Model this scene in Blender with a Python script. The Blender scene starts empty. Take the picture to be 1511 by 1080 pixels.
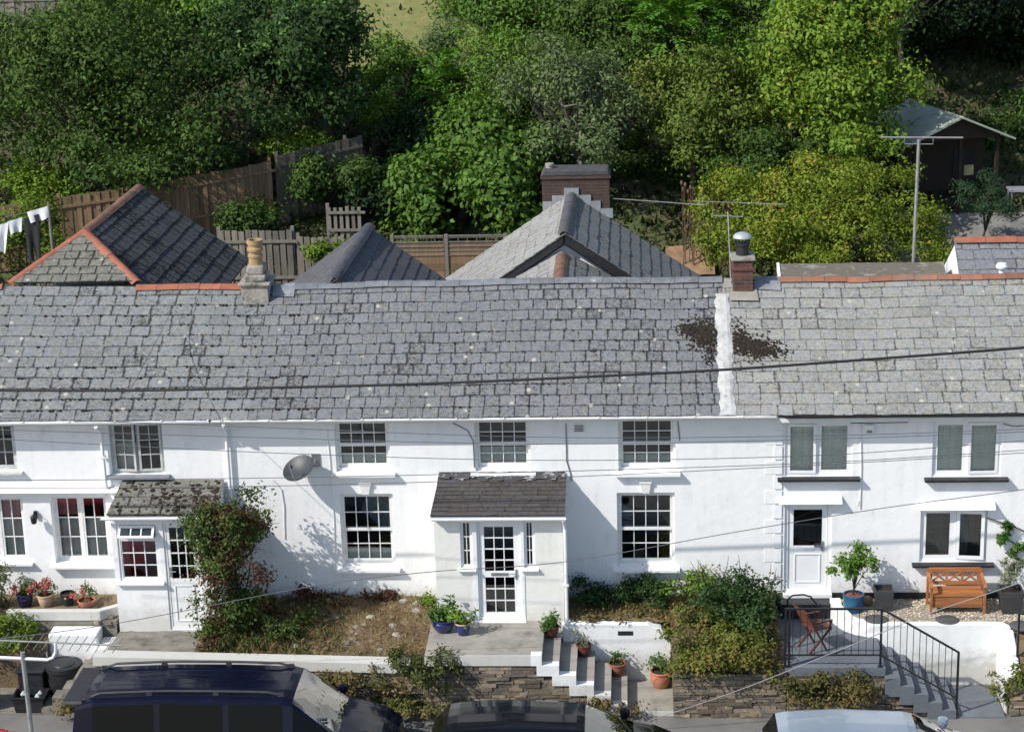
import bpy, math, random
import numpy as np
from mathutils import Matrix, Vector
R_ = math.radians
SC = bpy.context.scene
COL = SC.collection

# ------------------------------------------------------------------ camera
PITCH, YAW, ROLL = R_(16.5), R_(3.6), R_(1.6)
CAM = np.array([2.3, -36.1, 15.3])
FPX, CX, CY = 2938.0, 755.5, 540.0
FW = np.array([-math.sin(YAW)*math.cos(PITCH), math.cos(YAW)*math.cos(PITCH), -math.sin(PITCH)])
_r = np.array([math.cos(YAW), math.sin(YAW), 0.0]); _u = np.cross(_r, FW)
RT = _r*math.cos(ROLL) - _u*math.sin(ROLL)
UP = _u*math.cos(ROLL) + _r*math.sin(ROLL)
cd = bpy.data.cameras.new('camera'); cam = bpy.data.objects.new('camera', cd); COL.objects.link(cam)
cam.matrix_world = Matrix([[RT[0], UP[0], -FW[0], CAM[0]], [RT[1], UP[1], -FW[1], CAM[1]], [RT[2], UP[2], -FW[2], CAM[2]], [0, 0, 0, 1]])
cd.sensor_width = 36; cd.lens = FPX/1511*36; cd.clip_end = 2000; cd.clip_start = 0.5
SC.camera = cam

# ------------------------------------------------------------------ light
SUN_AZ, SUN_EL = R_(57), R_(41.5)      # from the left of the street side
w = bpy.data.worlds.new('World'); SC.world = w; w.use_nodes = True
nt_ = w.node_tree; bg = nt_.nodes['Background']
sky = nt_.nodes.new('ShaderNodeTexSky'); sky.sky_type = 'NISHITA'; sky.sun_disc = False
sky.sun_elevation = SUN_EL; sky.sun_rotation = math.pi + SUN_AZ
sky.altitude = 50; sky.air_density = 1.0; sky.dust_density = 1.0; sky.ozone_density = 1.0
nt_.links.new(sky.outputs[0], bg.inputs[0]); bg.inputs[1].default_value = 0.12
sl = bpy.data.lights.new('sun', 'SUN'); sl.energy = 3.6; sl.angle = R_(0.53); sl.color = (1, .955, .88)
so = bpy.data.objects.new('sun', sl); COL.objects.link(so)
ld = Vector((math.sin(SUN_AZ)*math.cos(SUN_EL), math.cos(SUN_AZ)*math.cos(SUN_EL), -math.sin(SUN_EL)))
so.rotation_euler = ld.to_track_quat('-Z', 'Y').to_euler(); so.location = (-30, -20, 40)
vs = SC.view_settings
SC.display_settings.display_device = 'sRGB'
vs.view_transform = 'Standard'; vs.look = 'None'; vs.gamma = 1; vs.use_curve_mapping = False
vs.exposure = 0.45
SC.cycles.max_bounces = 8; SC.cycles.transparent_max_bounces = 12
SC.cycles.use_denoising = True

# ------------------------------------------------------------------ measuring helpers
def ray(x, y): return FW + RT*(x-CX)/FPX - UP*(y-CY)/FPX
def aY(x, y, Y):
    d = ray(x, y); return CAM + d*((Y-CAM[1])/d[1])
def aZ(x, y, Z):
    d = ray(x, y); return CAM + d*((Z-CAM[2])/d[2])
def pxm(P): return FPX/float((np.array(P)-CAM) @ FW)      # pixels per metre at a point
def T(Y):                                               # height of the hillside behind the houses
    if Y < 5.5: return -.2
    if Y < 8: return .4
    if Y < 60: return .4+.42*(Y-8)
    return 22.2+.12*(Y-60)
def aT(x, y):
    d = ray(x, y); a, b = 40., 300.
    for k in range(50):
        m = (a+b)/2; P = CAM+d*m
        if P[2] > T(P[1]): a = m
        else: b = m
    return CAM+d*a

# ------------------------------------------------------------------ object helpers
def tag(o, label=None, cat=None, group=None, kind=None):
    if label: o['label'] = label
    if cat: o['category'] = cat
    if group: o['group'] = group
    if kind: o['kind'] = kind
    return o
def thing(name, label, cat, loc, group=None):
    o = bpy.data.objects.new(name, None); COL.objects.link(o); o.location = [float(v) for v in loc]
    o.empty_display_size = .2
    return tag(o, label, cat, group)
def wloc(o):
    v = Vector((0, 0, 0))
    while o: v += o.location; o = o.parent
    return v
class MB:
    def __init__(s): s.v = []; s.f = []; s.uv = {}; s.M = None
    def add(s, vs, fs, uvs=None):
        n = len(s.v)
        if s.M is not None: vs = [tuple(s.M @ Vector(p)) for p in vs]
        s.v += [tuple(float(c) for c in p) for p in vs]
        for k, f in enumerate(fs):
            if uvs and k in uvs: s.uv[len(s.f)] = uvs[k]
            s.f.append(tuple(i+n for i in f))
    def box(s, x0, x1, y0, y1, z0, z1):
        s.add([(x0,y0,z0),(x1,y0,z0),(x1,y1,z0),(x0,y1,z0),(x0,y0,z1),(x1,y0,z1),(x1,y1,z1),(x0,y1,z1)],
              [(0,3,2,1),(4,5,6,7),(0,1,5,4),(1,2,6,5),(2,3,7,6),(3,0,4,7)])
    def prism(s, poly, y0, y1):                       # polygon in X-Z (counter-clockwise seen from -Y)
        n = len(poly)
        s.add([(x,y0,z) for x,z in poly]+[(x,y1,z) for x,z in poly],
              [tuple(range(n)), tuple(range(2*n-1,n-1,-1))]+[(i,n+i,n+(i+1)%n,(i+1)%n) for i in range(n)])
    def prismz(s, poly, z0, z1):                      # polygon in X-Y
        n = len(poly)
        s.add([(x,y,z0) for x,y in poly]+[(x,y,z1) for x,y in poly],
              [tuple(range(n-1,-1,-1)), tuple(range(n,2*n))]+[(i,(i+1)%n,n+(i+1)%n,n+i) for i in range(n)])
    def prismx(s, poly, x0, x1):                      # polygon in Y-Z
        n = len(poly)
        s.add([(x0,y,z) for y,z in poly]+[(x1,y,z) for y,z in poly],
              [tuple(range(n-1,-1,-1)), tuple(range(n,2*n))]+[(i,(i+1)%n,n+(i+1)%n,n+i) for i in range(n)])
    def tube(s, pts, r, n=8, cap=True):
        pts = [Vector(p) for p in pts]; m = len(pts); vs = []; up = None
        for i, p in enumerate(pts):
            t = (pts[min(i+1,m-1)]-pts[max(i-1,0)]).normalized()
            if up is None: up = Vector((0,0,1)) if abs(t.z) < .9 else Vector((1,0,0))
            a = t.cross(up)
            if a.length < 1e-5: a = t.orthogonal()
            a.normalize(); up = a.cross(t).normalized()
            rr = r[i] if hasattr(r, '__len__') else r
            for k in range(n):
                q = 2*math.pi*k/n; vs.append(p+(a*math.cos(q)+up*math.sin(q))*rr)
        fs = [(i*n+k, i*n+(k+1)%n, (i+1)*n+(k+1)%n, (i+1)*n+k) for i in range(m-1) for k in range(n)]
        if cap: fs += [tuple(range(n-1,-1,-1)), tuple(range((m-1)*n, m*n))]
        s.add(vs, fs)
    def bar(s, a, b, w_, h_=None):                    # square bar between two points
        h_ = h_ or w_; a = Vector(a); b = Vector(b); t = (b-a).normalized()
        up = Vector((0,0,1)) if abs(t.z) < .95 else Vector((0,1,0))
        x = t.cross(up).normalized(); u = x.cross(t)
        vs = [p+x*sx*w_/2+u*sz*h_/2 for p in (a,b) for sx,sz in ((-1,-1),(1,-1),(1,1),(-1,1))]
        s.add(vs, [(0,1,2,3),(7,6,5,4),(0,4,5,1),(1,5,6,2),(2,6,7,3),(3,7,4,0)])
    def lathe(s, prof, c, n=20):                      # prof: (radius, z) from bottom to top
        vs = []; m = len(prof)
        for r, z in prof:
            for k in range(n):
                q = 2*math.pi*k/n; vs.append((c[0]+r*math.cos(q), c[1]+r*math.sin(q), c[2]+z))
        s.add(vs, [(i*n+k, i*n+(k+1)%n, (i+1)*n+(k+1)%n, (i+1)*n+k) for i in range(m-1) for k in range(n)]+[tuple(range(n-1,-1,-1)), tuple(range((m-1)*n, m*n))])
    def grid(s, P):                                   # P[i][j] points, seen from above
        a, b = len(P), len(P[0])
        s.add([p for r in P for p in r], [(i*b+j, i*b+j+1, (i+1)*b+j+1, (i+1)*b+j) for i in range(a-1) for j in range(b-1)])
    def build(s, name, mat, parent=None, smooth=False, bevel=0):
        me = bpy.data.meshes.new(name); off = wloc(parent)
        me.from_pydata([(x-off.x, y-off.y, z-off.z) for x,y,z in s.v], [], s.f)
        if s.uv:
            ul = me.uv_layers.new(name='UVMap')
            for p in me.polygons:
                u = s.uv.get(p.index)
                if u:
                    for k, li in enumerate(p.loop_indices): ul.data[li].uv = u[k]
        if smooth:
            me.polygons.foreach_set('use_smooth', [True]*len(me.polygons))
        for m in (mat if isinstance(mat, list) else [mat]): me.materials.append(m)
        o = bpy.data.objects.new(name, me); COL.objects.link(o)
        if parent: o.parent = parent
        if bevel:
            b = o.modifiers.new('bevel', 'BEVEL'); b.width = bevel; b.segments = 2; b.limit_method = 'ANGLE'
        if smooth == 'auto':
            e = o.modifiers.new('split', 'EDGE_SPLIT'); e.split_angle = R_(38)
        return o
def solo(mb, name, mat, label, cat, group=None, **k):    # a thing that is one mesh, its origin at its base
    v = np.array(mb.v); c = Vector(((v[:,0].min()+v[:,0].max())/2, (v[:,1].min()+v[:,1].max())/2, v[:,2].min()))
    mb.v = [(x-c.x, y-c.y, z-c.z) for x,y,z in mb.v]
    o = mb.build(name, mat, None, **k); o.location = c
    return tag(o, label, cat, group)
def structure(mb, name, mat, kind='structure', **k):
    o = mb.build(name, mat, None, **k); o['kind'] = kind; return o

# ------------------------------------------------------------------ materials
def nodes(name):
    m = bpy.data.materials.new(name); m.use_nodes = True; t = m.node_tree; t.nodes.clear()
    out = t.nodes.new('ShaderNodeOutputMaterial')
    def N(ty, **k):
        n = t.nodes.new('ShaderNode'+ty)
        for a, b in k.items():
            if a[0] == 'i' and a[1:].isdigit(): n.inputs[int(a[1:])].default_value = b
            elif a.startswith('I_'): n.inputs[a[2:].replace('_',' ')].default_value = b
            else: setattr(n, a, b)
        return n
    return m, t, N, (lambda a, b: t.links.new(a, b)), out
def c4(c): return (c[0], c[1], c[2], 1)
def ramp(N, stops):
    r = N('ValToRGB'); e = r.color_ramp.elements
    e[0].position, e[0].color = stops[0][0], c4(stops[0][1]); e[1].position, e[1].color = stops[-1][0], c4(stops[-1][1])
    for p, c in stops[1:-1]:
        q = e.new(p); q.color = c4(c)
    return r
def pm(name, c1, c2=None, scale=4, rough=.7, bump=0, bscale=30, metal=0, island=0, spec=.4, lo=.35, hi=.65, coat=0, stretch=None, c3=None, s3=1.0, lo3=.55, hi3=.7):
    m, t, N, L, out = nodes(name)
    b = N('BsdfPrincipled'); L(b.outputs[0], out.inputs[0])
    b.inputs['Roughness'].default_value = rough; b.inputs['Metallic'].default_value = metal
    b.inputs['Specular IOR Level'].default_value = spec; b.inputs['Coat Weight'].default_value = coat
    tc = N('TexCoord'); v = tc.outputs['Object']
    if stretch:
        mp = N('Mapping'); mp.inputs['Scale'].default_value = stretch; L(v, mp.inputs[0]); v = mp.outputs[0]
    n = N('TexNoise', I_Scale=scale, I_Detail=6, I_Roughness=.6); L(v, n.inputs['Vector'])
    r = ramp(N, [(lo, c1), (hi, c2 or c1)]); L(n.outputs[0], r.inputs[0]); col = r.outputs[0]
    if c3:
        n3 = N('TexNoise', I_Scale=s3, I_Detail=5, I_Roughness=.65); L(v, n3.inputs['Vector'])
        r3 = ramp(N, [(lo3, (0,0,0)), (hi3, (1,1,1))]); L(n3.outputs[0], r3.inputs[0])
        mx = N('MixRGB'); L(r3.outputs[0], mx.inputs[0]); L(col, mx.inputs[1]); mx.inputs[2].default_value = c4(c3); col = mx.outputs[0]
    if island:
        g = N('NewGeometry'); mr = N('MapRange', I_To_Min=1-island, I_To_Max=1+island); L(g.outputs['Random Per Island'], mr.inputs[0])
        h = N('HueSaturation'); L(mr.outputs[0], h.inputs['Value']); L(col, h.inputs['Color']); col = h.outputs[0]
    L(col, b.inputs['Base Color'])
    if bump:
        nb = N('TexNoise', I_Scale=bscale, I_Detail=5); L(v, nb.inputs['Vector'])
        bp = N('Bump', I_Strength=bump, I_Distance=.02); L(nb.outputs[0], bp.inputs['Height']); L(bp.outputs[0], b.inputs['Normal'])
    return m
def leafm(name, c1, c2, c3=None, p3=.0, rough=.5, trans=.22):
    """leaves: colour differs leaf by leaf, plus slow drift through the plant"""
    m, t, N, L, out = nodes(name)
    g = N('NewGeometry'); tc = N('TexCoord')
    n = N('TexNoise', I_Scale=1.1, I_Detail=3); L(tc.outputs['Object'], n.inputs['Vector'])
    ad = N('Math', operation='MULTIPLY_ADD', i1=.6); L(g.outputs['Random Per Island'], ad.inputs[0]); 
    m2 = N('Math', operation='MULTIPLY_ADD', i1=1.4, i2=-.5); L(n.outputs[0], m2.inputs[0]); L(m2.outputs[0], ad.inputs[2])
    st = [(.05, c1), (.95, c2)]
    if c3: st = [(.05, c1), (1-p3-.12, c2), (1-p3, c3)]
    r = ramp(N, st); L(ad.outputs[0], r.inputs[0])
    b = N('BsdfPrincipled', I_Roughness=rough+.1); b.inputs['Specular IOR Level'].default_value = .15
    L(r.outputs[0], b.inputs['Base Color'])
    tr = N('BsdfTranslucent'); h = N('HueSaturation', I_Hue=.49, I_Saturation=1.15, I_Value=1.25); L(r.outputs[0], h.inputs['Color']); L(h.outputs[0], tr.inputs[0])
    mx = N('MixShader', i0=trans); L(b.outputs[0], mx.inputs[1]); L(tr.outputs[0], mx.inputs[2]); L(mx.outputs[0], out.inputs[0])
    return m
def slatem(name, lich, base, edge, amount=.5, tint=None, wear=1.0):
    """weathered slates: lichen crust in the middle of each slate, dark ragged edges"""
    m, t, N, L, out = nodes(name)
    uv = N('UVMap'); sp = N('SeparateXYZ'); L(uv.outputs[0], sp.inputs[0])
    def M(op, a, b_=None, c=None):
        n = N('Math', operation=op)
        for k, q in enumerate((a, b_, c)):
            if q is None: continue
            if isinstance(q, (int, float)): n.inputs[k].default_value = q
            else: L(q, n.inputs[k])
        return n.outputs[0]
    u, v = sp.outputs[0], sp.outputs[1]
    e = M('MINIMUM', M('MINIMUM', u, M('SUBTRACT', 1.0, u)), M('MINIMUM', M('MULTIPLY', v, .9), M('SUBTRACT', 1.0, v)))
    tc = N('TexCoord'); g = N('NewGeometry'); rnd = g.outputs['Random Per Island']
    n1 = N('TexNoise', I_Scale=13, I_Detail=6, I_Roughness=.7); L(tc.outputs['Object'], n1.inputs['Vector'])
    n2 = N('TexNoise', I_Scale=.9, I_Detail=4); L(tc.outputs['Object'], n2.inputs['Vector'])
    n3 = N('TexNoise', I_Scale=46, I_Detail=5, I_Roughness=.8); L(tc.outputs['Object'], n3.inputs['Vector'])
    k = M('ADD', M('MULTIPLY', M('MINIMUM', e, .10), 1.5), M('MULTIPLY', M('SUBTRACT', n1.outputs[0], .5), .42))
    k = M('ADD', k, M('MULTIPLY', M('SUBTRACT', n2.outputs[0], .5), .38))
    k = M('ADD', k, M('MULTIPLY', M('SUBTRACT', n3.outputs[0], .5), .62))
    k = M('ADD', k, M('MULTIPLY', M('SUBTRACT', rnd, .5), .07))
    mr = N('MapRange', I_From_Min=amount*.2-.03, I_From_Max=amount*.2+.07); L(k, mr.inputs[0])
    rr = ramp(N, [(0, lich), (1, base)]); 
    L(M('MULTIPLY_ADD', n2.outputs[0], .8, M('MULTIPLY_ADD', rnd, .7, -.25)), rr.inputs[0])
    hs = N('HueSaturation'); L(rr.outputs[0], hs.inputs['Color'])
    L(M('ADD', M('MULTIPLY_ADD', rnd, .40, -1.06), M('MULTIPLY_ADD', n3.outputs[0], 2.3, M('MULTIPLY', n1.outputs[0], 1.4))), hs.inputs['Value'])
    n7 = N('TexNoise', I_Scale=6, I_Detail=5, I_Roughness=.7); L(tc.outputs['Object'], n7.inputs['Vector'])
    tn = ramp(N, [(.34, (.93,.97,1.04)), (.5, (1,1,1)), (.68, (1.06,1.01,.90))]); L(n7.outputs[0], tn.inputs[0])
    ml = N('MixRGB', blend_type='MULTIPLY', i0=1.0); L(hs.outputs[0], ml.inputs[1]); L(tn.outputs[0], ml.inputs[2])
    mx = N('MixRGB'); L(mr.outputs[0], mx.inputs[0]); mx.inputs[1].default_value = c4(edge); L(ml.outputs[0], mx.inputs[2])
    # pale crustose spots
    vo = N('TexVoronoi', I_Scale=2.3); L(tc.outputs['Object'], vo.inputs['Vector'])
    dd = M('ADD', vo.outputs['Distance'], M('MULTIPLY', n1.outputs[0], .25))
    pk = N('MapRange', I_From_Min=.24, I_From_Max=.19); L(dd, pk.inputs[0])
    m2 = N('MixRGB'); L(M('MULTIPLY', pk.outputs[0], .75*wear), m2.inputs[0]); L(mx.outputs[0], m2.inputs[1]); m2.inputs[2].default_value = c4(tint or (.5,.48,.40))
    b = N('BsdfPrincipled', I_Roughness=.8); b.inputs['Specular IOR Level'].default_value = .15
    L(m2.outputs[0], b.inputs['Base Color'])
    bp = N('Bump', I_Strength=.5, I_Distance=.012); L(M('ADD', n3.outputs[0], M('MULTIPLY', mr.outputs[0], -.3)), bp.inputs['Height']); L(bp.outputs[0], b.inputs['Normal'])
    L(b.outputs[0], out.inputs[0]); return m
def brickm(name, c1, c2, mortar, sc=4.5):
    m, t, N, L, out = nodes(name)
    tc = N('TexCoord'); mp = N('Mapping'); mp.inputs['Rotation'].default_value = (R_(90), 0, 0); L(tc.outputs['Object'], mp.inputs[0])
    s = N('SeparateXYZ'); L(tc.outputs['Object'], s.inputs[0]); c = N('CombineXYZ')
    a = N('Math', operation='ADD'); L(s.outputs[0], a.inputs[0]); L(s.outputs[1], a.inputs[1]); L(a.outputs[0], c.inputs[0]); L(s.outputs[2], c.inputs[1])
    bk = N('TexBrick', I_Scale=1.0); L(c.outputs[0], bk.inputs['Vector'])
    bk.inputs['Color1'].default_value = c4(c1); bk.inputs['Color2'].default_value = c4(c2); bk.inputs['Mortar'].default_value = c4(mortar)
    bk.inputs['Brick Width'].default_value = .22; bk.inputs['Row Height'].default_value = .075; bk.inputs['Mortar Size'].default_value = .008
    n = N('TexNoise', I_Scale=6, I_Detail=5); L(tc.outputs['Object'], n.inputs['Vector'])
    h = N('HueSaturation'); mr = N('MapRange', I_To_Min=.4, I_To_Max=1.5); L(n.outputs[0], mr.inputs[0]); L(mr.outputs[0], h.inputs['Value']); L(bk.outputs[0], h.inputs['Color'])
    b = N('BsdfPrincipled', I_Roughness=.85); L(h.outputs[0], b.inputs['Base Color'])
    bp = N('Bump', I_Strength=.6, I_Distance=.01, invert=True); L(bk.outputs['Fac'], bp.inputs['Height']); L(bp.outputs[0], b.inputs['Normal'])
    L(b.outputs[0], out.inputs[0]); return m
def glassm(name, tint=(.95,.98,.97), refl=.9, base=.03):
    m, t, N, L, out = nodes(name)
    tb = N('BsdfTransparent'); tb.inputs[0].default_value = c4(tint); gl = N('BsdfGlossy', I_Roughness=.02); gl.inputs[0].default_value = (refl,refl,refl,1)
    fr = N('Fresnel', I_IOR=1.52); mu = N('Math', operation='MULTIPLY_ADD', i1=1.1, i2=base); L(fr.outputs[0], mu.inputs[0])
    mx = N('MixShader'); L(mu.outputs[0], mx.inputs[0]); L(tb.outputs[0], mx.inputs[1]); L(gl.outputs[0], mx.inputs[2]); L(mx.outputs[0], out.inputs[0]); return m
def wallm(name, c, dirty=(.42,.41,.37), hi=.62):
    """painted lumpy render with faint grime"""
    m, t, N, L, out = nodes(name)
    tc = N('TexCoord'); v = tc.outputs['Object']
    n1 = N('TexNoise', I_Scale=2.2, I_Detail=6, I_Roughness=.65); L(v, n1.inputs['Vector'])
    mp = N('Mapping'); mp.inputs['Scale'].default_value = (5, 5, .5); L(v, mp.inputs[0])
    n2 = N('TexNoise', I_Scale=1.3, I_Detail=5, I_Roughness=.7); L(mp.outputs[0], n2.inputs['Vector'])
    a = N('Math', operation='MULTIPLY'); L(n1.outputs[0], a.inputs[0]); L(n2.outputs[0], a.inputs[1])
    r = ramp(N, [(.24, c), (.36, tuple(q*.92 for q in c)), (hi, dirty)]); L(a.outputs[0], r.inputs[0])
    sz = N('SeparateXYZ'); L(v, sz.inputs[0]); n5 = N('TexNoise', I_Scale=6, I_Detail=6, I_Roughness=.7); L(v, n5.inputs['Vector'])
    f1 = N('Math', operation='MULTIPLY_ADD', i1=-.9, i2=.45); L(n5.outputs[0], f1.inputs[0]); f2 = N('Math', operation='ADD'); L(f1.outputs[0], f2.inputs[0]); L(sz.outputs[2], f2.inputs[1])
    f3 = N('MapRange', I_From_Min=.42, I_From_Max=.78, I_To_Min=.55, I_To_Max=0.0); L(f2.outputs[0], f3.inputs[0])
    n6 = N('TexNoise', I_Scale=19, I_Detail=4); L(v, n6.inputs['Vector']); f4 = N('MapRange', I_From_Min=.66, I_From_Max=.74, I_To_Min=0.0, I_To_Max=.3); L(n6.outputs[0], f4.inputs[0])
    f5 = N('Math', operation='MAXIMUM'); L(f3.outputs[0], f5.inputs[0]); L(f4.outputs[0], f5.inputs[1])
    mg = N('MixRGB'); L(f5.outputs[0], mg.inputs[0]); L(r.outputs[0], mg.inputs[1]); mg.inputs[2].default_value = c4(tuple(q*1.15 for q in dirty)); r = mg
    b = N('BsdfPrincipled', I_Roughness=.75); b.inputs['Specular IOR Level'].default_value = .25; L(r.outputs[0], b.inputs['Base Color'])
    n3 = N('TexNoise', I_Scale=7, I_Detail=3); L(v, n3.inputs['Vector']); n4 = N('TexNoise', I_Scale=55, I_Detail=4); L(v, n4.inputs['Vector'])
    ad = N('Math', operation='MULTIPLY_ADD', i1=.12); L(n4.outputs[0], ad.inputs[0]); L(n3.outputs[0], ad.inputs[2])
    bp = N('Bump', I_Strength=.3, I_Distance=.02); L(ad.outputs[0], bp.inputs['Height']); L(bp.outputs[0], b.inputs['Normal'])
    L(b.outputs[0], out.inputs[0]); return m
WHITE = wallm('white_render', (.82,.825,.83))
CREAM = wallm('cream_render', (.74,.74,.70))
WHITE2 = wallm('white_garden_render', (.80,.81,.80), (.30,.28,.23), .46)
PLASTIC = pm('white_plastic', (.82,.83,.84), (.78,.79,.80), 3, .35, spec=.5)
PAINTW = pm('white_timber_paint', (.80,.80,.79), (.70,.70,.68), 5, .5, bump=.1)
OLDW = pm('weathered_frame_paint', (.62,.63,.62), (.42,.42,.41), 8, .6, bump=.2)
GLASS = glassm('window_glass'); 
CARGLASS = glassm('car_glass', (.22,.26,.25), 1.0)
DARKIN = pm('dark_room', (.04,.035,.03), (.02,.02,.02), 2, .9)
BLACKP = pm('black_paint', (.016,.017,.02), (.03,.03,.034), 6, .45)
IRON = pm('black_iron', (.012,.013,.016), (.02,.02,.024), 10, .4)
RUBBER = pm('rubber', (.012,.012,.012), None, 5, .8)
LEAD = pm('lead_sheet', (.16,.17,.19), (.26,.27,.29), 6, .55, bump=.3, bscale=12)
FLASH = pm('white_flashing_paint', (.50,.50,.485), (.30,.30,.285), 5, .85, bump=.25, bscale=14, lo=.42, hi=.7, c3=(.16,.155,.14), s3=7, lo3=.62, hi3=.70)
TERRA = pm('terracotta_ridge', (.36,.125,.07), (.26,.095,.058), 5, .8, bump=.3, island=.22, c3=(.16,.12,.08), s3=3, lo3=.56, hi3=.72)
TERRA_OLD = pm('dirty_terracotta', (.26,.12,.07), (.15,.09,.06), 5, .85, bump=.4, island=.25, c3=(.08,.07,.055), s3=3, lo3=.5, hi3=.65)
GREYRIDGE = pm('grey_ridge', (.19,.20,.22), (.12,.13,.145), 4, .75, bump=.3, island=.2, c3=(.3,.3,.28), s3=6, lo3=.58, hi3=.7)
SLATE_A = slatem('slate_left', (.238,.247,.245), (.163,.170,.172), (.050,.050,.050), .15)
SLATE_B = slatem('slate_centre', (.218,.224,.229), (.140,.145,.152), (.046,.047,.049), .17)
SLATE_C = slatem('slate_right', (.31,.308,.29), (.222,.222,.214), (.08,.078,.074), -.05)
SLATE_D = slatem('slate_dark_tiles', (.14,.138,.138), (.06,.06,.063), (.010,.010,.011), .45, (.2,.2,.2), .5)
SLATE_E = slatem('slate_wing_pale', (.36,.35,.33), (.24,.24,.235), (.07,.068,.065), .02, wear=.3)
SLATE_F = slatem('slate_wing_plain', (.135,.135,.145), (.09,.09,.10), (.035,.035,.038), -.25, wear=.1)
SLATE_P = slatem('slate_porch', (.095,.086,.084), (.07,.064,.064), (.035,.032,.032), -.3, wear=0)
SLATE_G = slatem('slate_mossy', (.24,.235,.20), (.13,.13,.115), (.035,.033,.028), .30)
DECK = pm('roof_deck', (.02,.02,.02), None, 4, .9)
BRICK = brickm('chimney_brick', (.075,.036,.028), (.048,.028,.024), (.075,.065,.055))
BRICKR = brickm('red_chimney_brick', (.15,.05,.035), (.06,.03,.026), (.10,.09,.08))
STONECH = pm('chimney_render', (.26,.235,.20), (.36,.34,.31), 6, .9, bump=.8, bscale=14, c3=(.09,.08,.07), s3=4, lo3=.52, hi3=.68)
POTCLAY = pm('buff_clay', (.42,.29,.15), (.30,.2,.11), 7, .8, bump=.2, c3=(.08,.07,.06), s3=5, lo3=.58, hi3=.75)
STEEL = pm('galvanised_steel', (.45,.46,.47), (.33,.34,.35), 8, .45, metal=.8)
CABLE = pm('black_cable', (.012,.012,.013), None, 5, .6)
WIREG = pm('grey_wire', (.10,.105,.115), None, 5, .6)
CONC = pm('concrete', (.34,.32,.28), (.25,.235,.205), 3, .9, bump=.4, bscale=40, c3=(.13,.12,.09), s3=2.2, lo3=.56, hi3=.75)
CONCD = pm('old_concrete', (.25,.235,.20), (.17,.16,.135), 4, .9, bump=.5, bscale=30, c3=(.08,.07,.05), s3=2.5, lo3=.5, hi3=.7)
GREYP = pm('grey_floor_paint', (.15,.165,.19), (.115,.13,.15), 3, .7, bump=.15, bscale=40)
ASPH = pm('asphalt', (.20,.195,.185), (.155,.15,.145), 1.2, .9, bump=.4, bscale=120, c3=(.11,.105,.10), s3=.7, lo3=.5, hi3=.75)
SOIL = pm('dry_soil', (.20,.145,.085), (.11,.078,.045), 3, .95, bump=.8, bscale=25, c3=(.28,.22,.14), s3=6, lo3=.55, hi3=.7)
EARTH = pm('hillside_earth', (.055,.05,.03), (.10,.085,.045), .8, .95, bump=.6, bscale=8, c3=(.06,.085,.025), s3=.5, lo3=.45, hi3=.6)
STONE = pm('slate_stone', (.23,.185,.13), (.13,.115,.10), 2.5, .9, bump=.6, bscale=20, island=.45, c3=(.30,.23,.15), s3=3, lo3=.55, hi3=.68)
MORTAR = pm('wall_core', (.06,.05,.04), (.04,.035,.03), 5, .95)
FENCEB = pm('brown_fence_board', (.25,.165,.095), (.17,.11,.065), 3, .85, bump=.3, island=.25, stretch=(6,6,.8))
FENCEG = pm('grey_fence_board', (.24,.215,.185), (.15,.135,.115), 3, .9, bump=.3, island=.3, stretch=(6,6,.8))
BARK = pm('bark', (.075,.06,.045), (.035,.028,.02), 6, .95, bump=.8, bscale=14)
BARKG = pm('lichen_bark', (.20,.20,.165), (.09,.085,.065), 8, .95, bump=.8, bscale=14)
STALK = pm('dry_stalk', (.17,.115,.07), (.10,.065,.045), 6, .95)

# ------------------------------------------------------------------ foliage
def leafmesh(name, mat, parent, P, Nn, A, size, width=.55, fold=.12):
    """one rhombic folded leaf per row: P base point, A axis, Nn normal"""
    n = len(P); S = size[:, None]
    B = np.cross(Nn, A); B /= (np.linalg.norm(B, axis=1, keepdims=True)+1e-9); Nn = np.cross(A, B)
    W = width*S*.5
    v0 = P; v1 = P+A*S*.45+B*W+Nn*S*fold; v2 = P+A*S-Nn*S*.08; v3 = P+A*S*.45-B*W+Nn*S*fold
    V = np.stack([v0, v1, v2, v3], 1).reshape(-1, 3); off = wloc(parent); V = V-np.array(off)
    me = bpy.data.meshes.new(name); me.vertices.add(4*n); me.vertices.foreach_set('co', V.astype(np.float32).ravel())
    me.loops.add(4*n); me.loops.foreach_set('vertex_index', np.arange(4*n, dtype=np.int32))
    me.polygons.add(n); me.polygons.foreach_set('loop_start', np.arange(0, 4*n, 4, dtype=np.int32))
    me.update(calc_edges=True); me.materials.append(mat)
    o = bpy.data.objects.new(name, me); COL.objects.link(o)
    if parent: o.parent = parent
    return o
def unit(a): return a/(np.linalg.norm(a, axis=1, keepdims=True)+1e-9)
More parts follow.
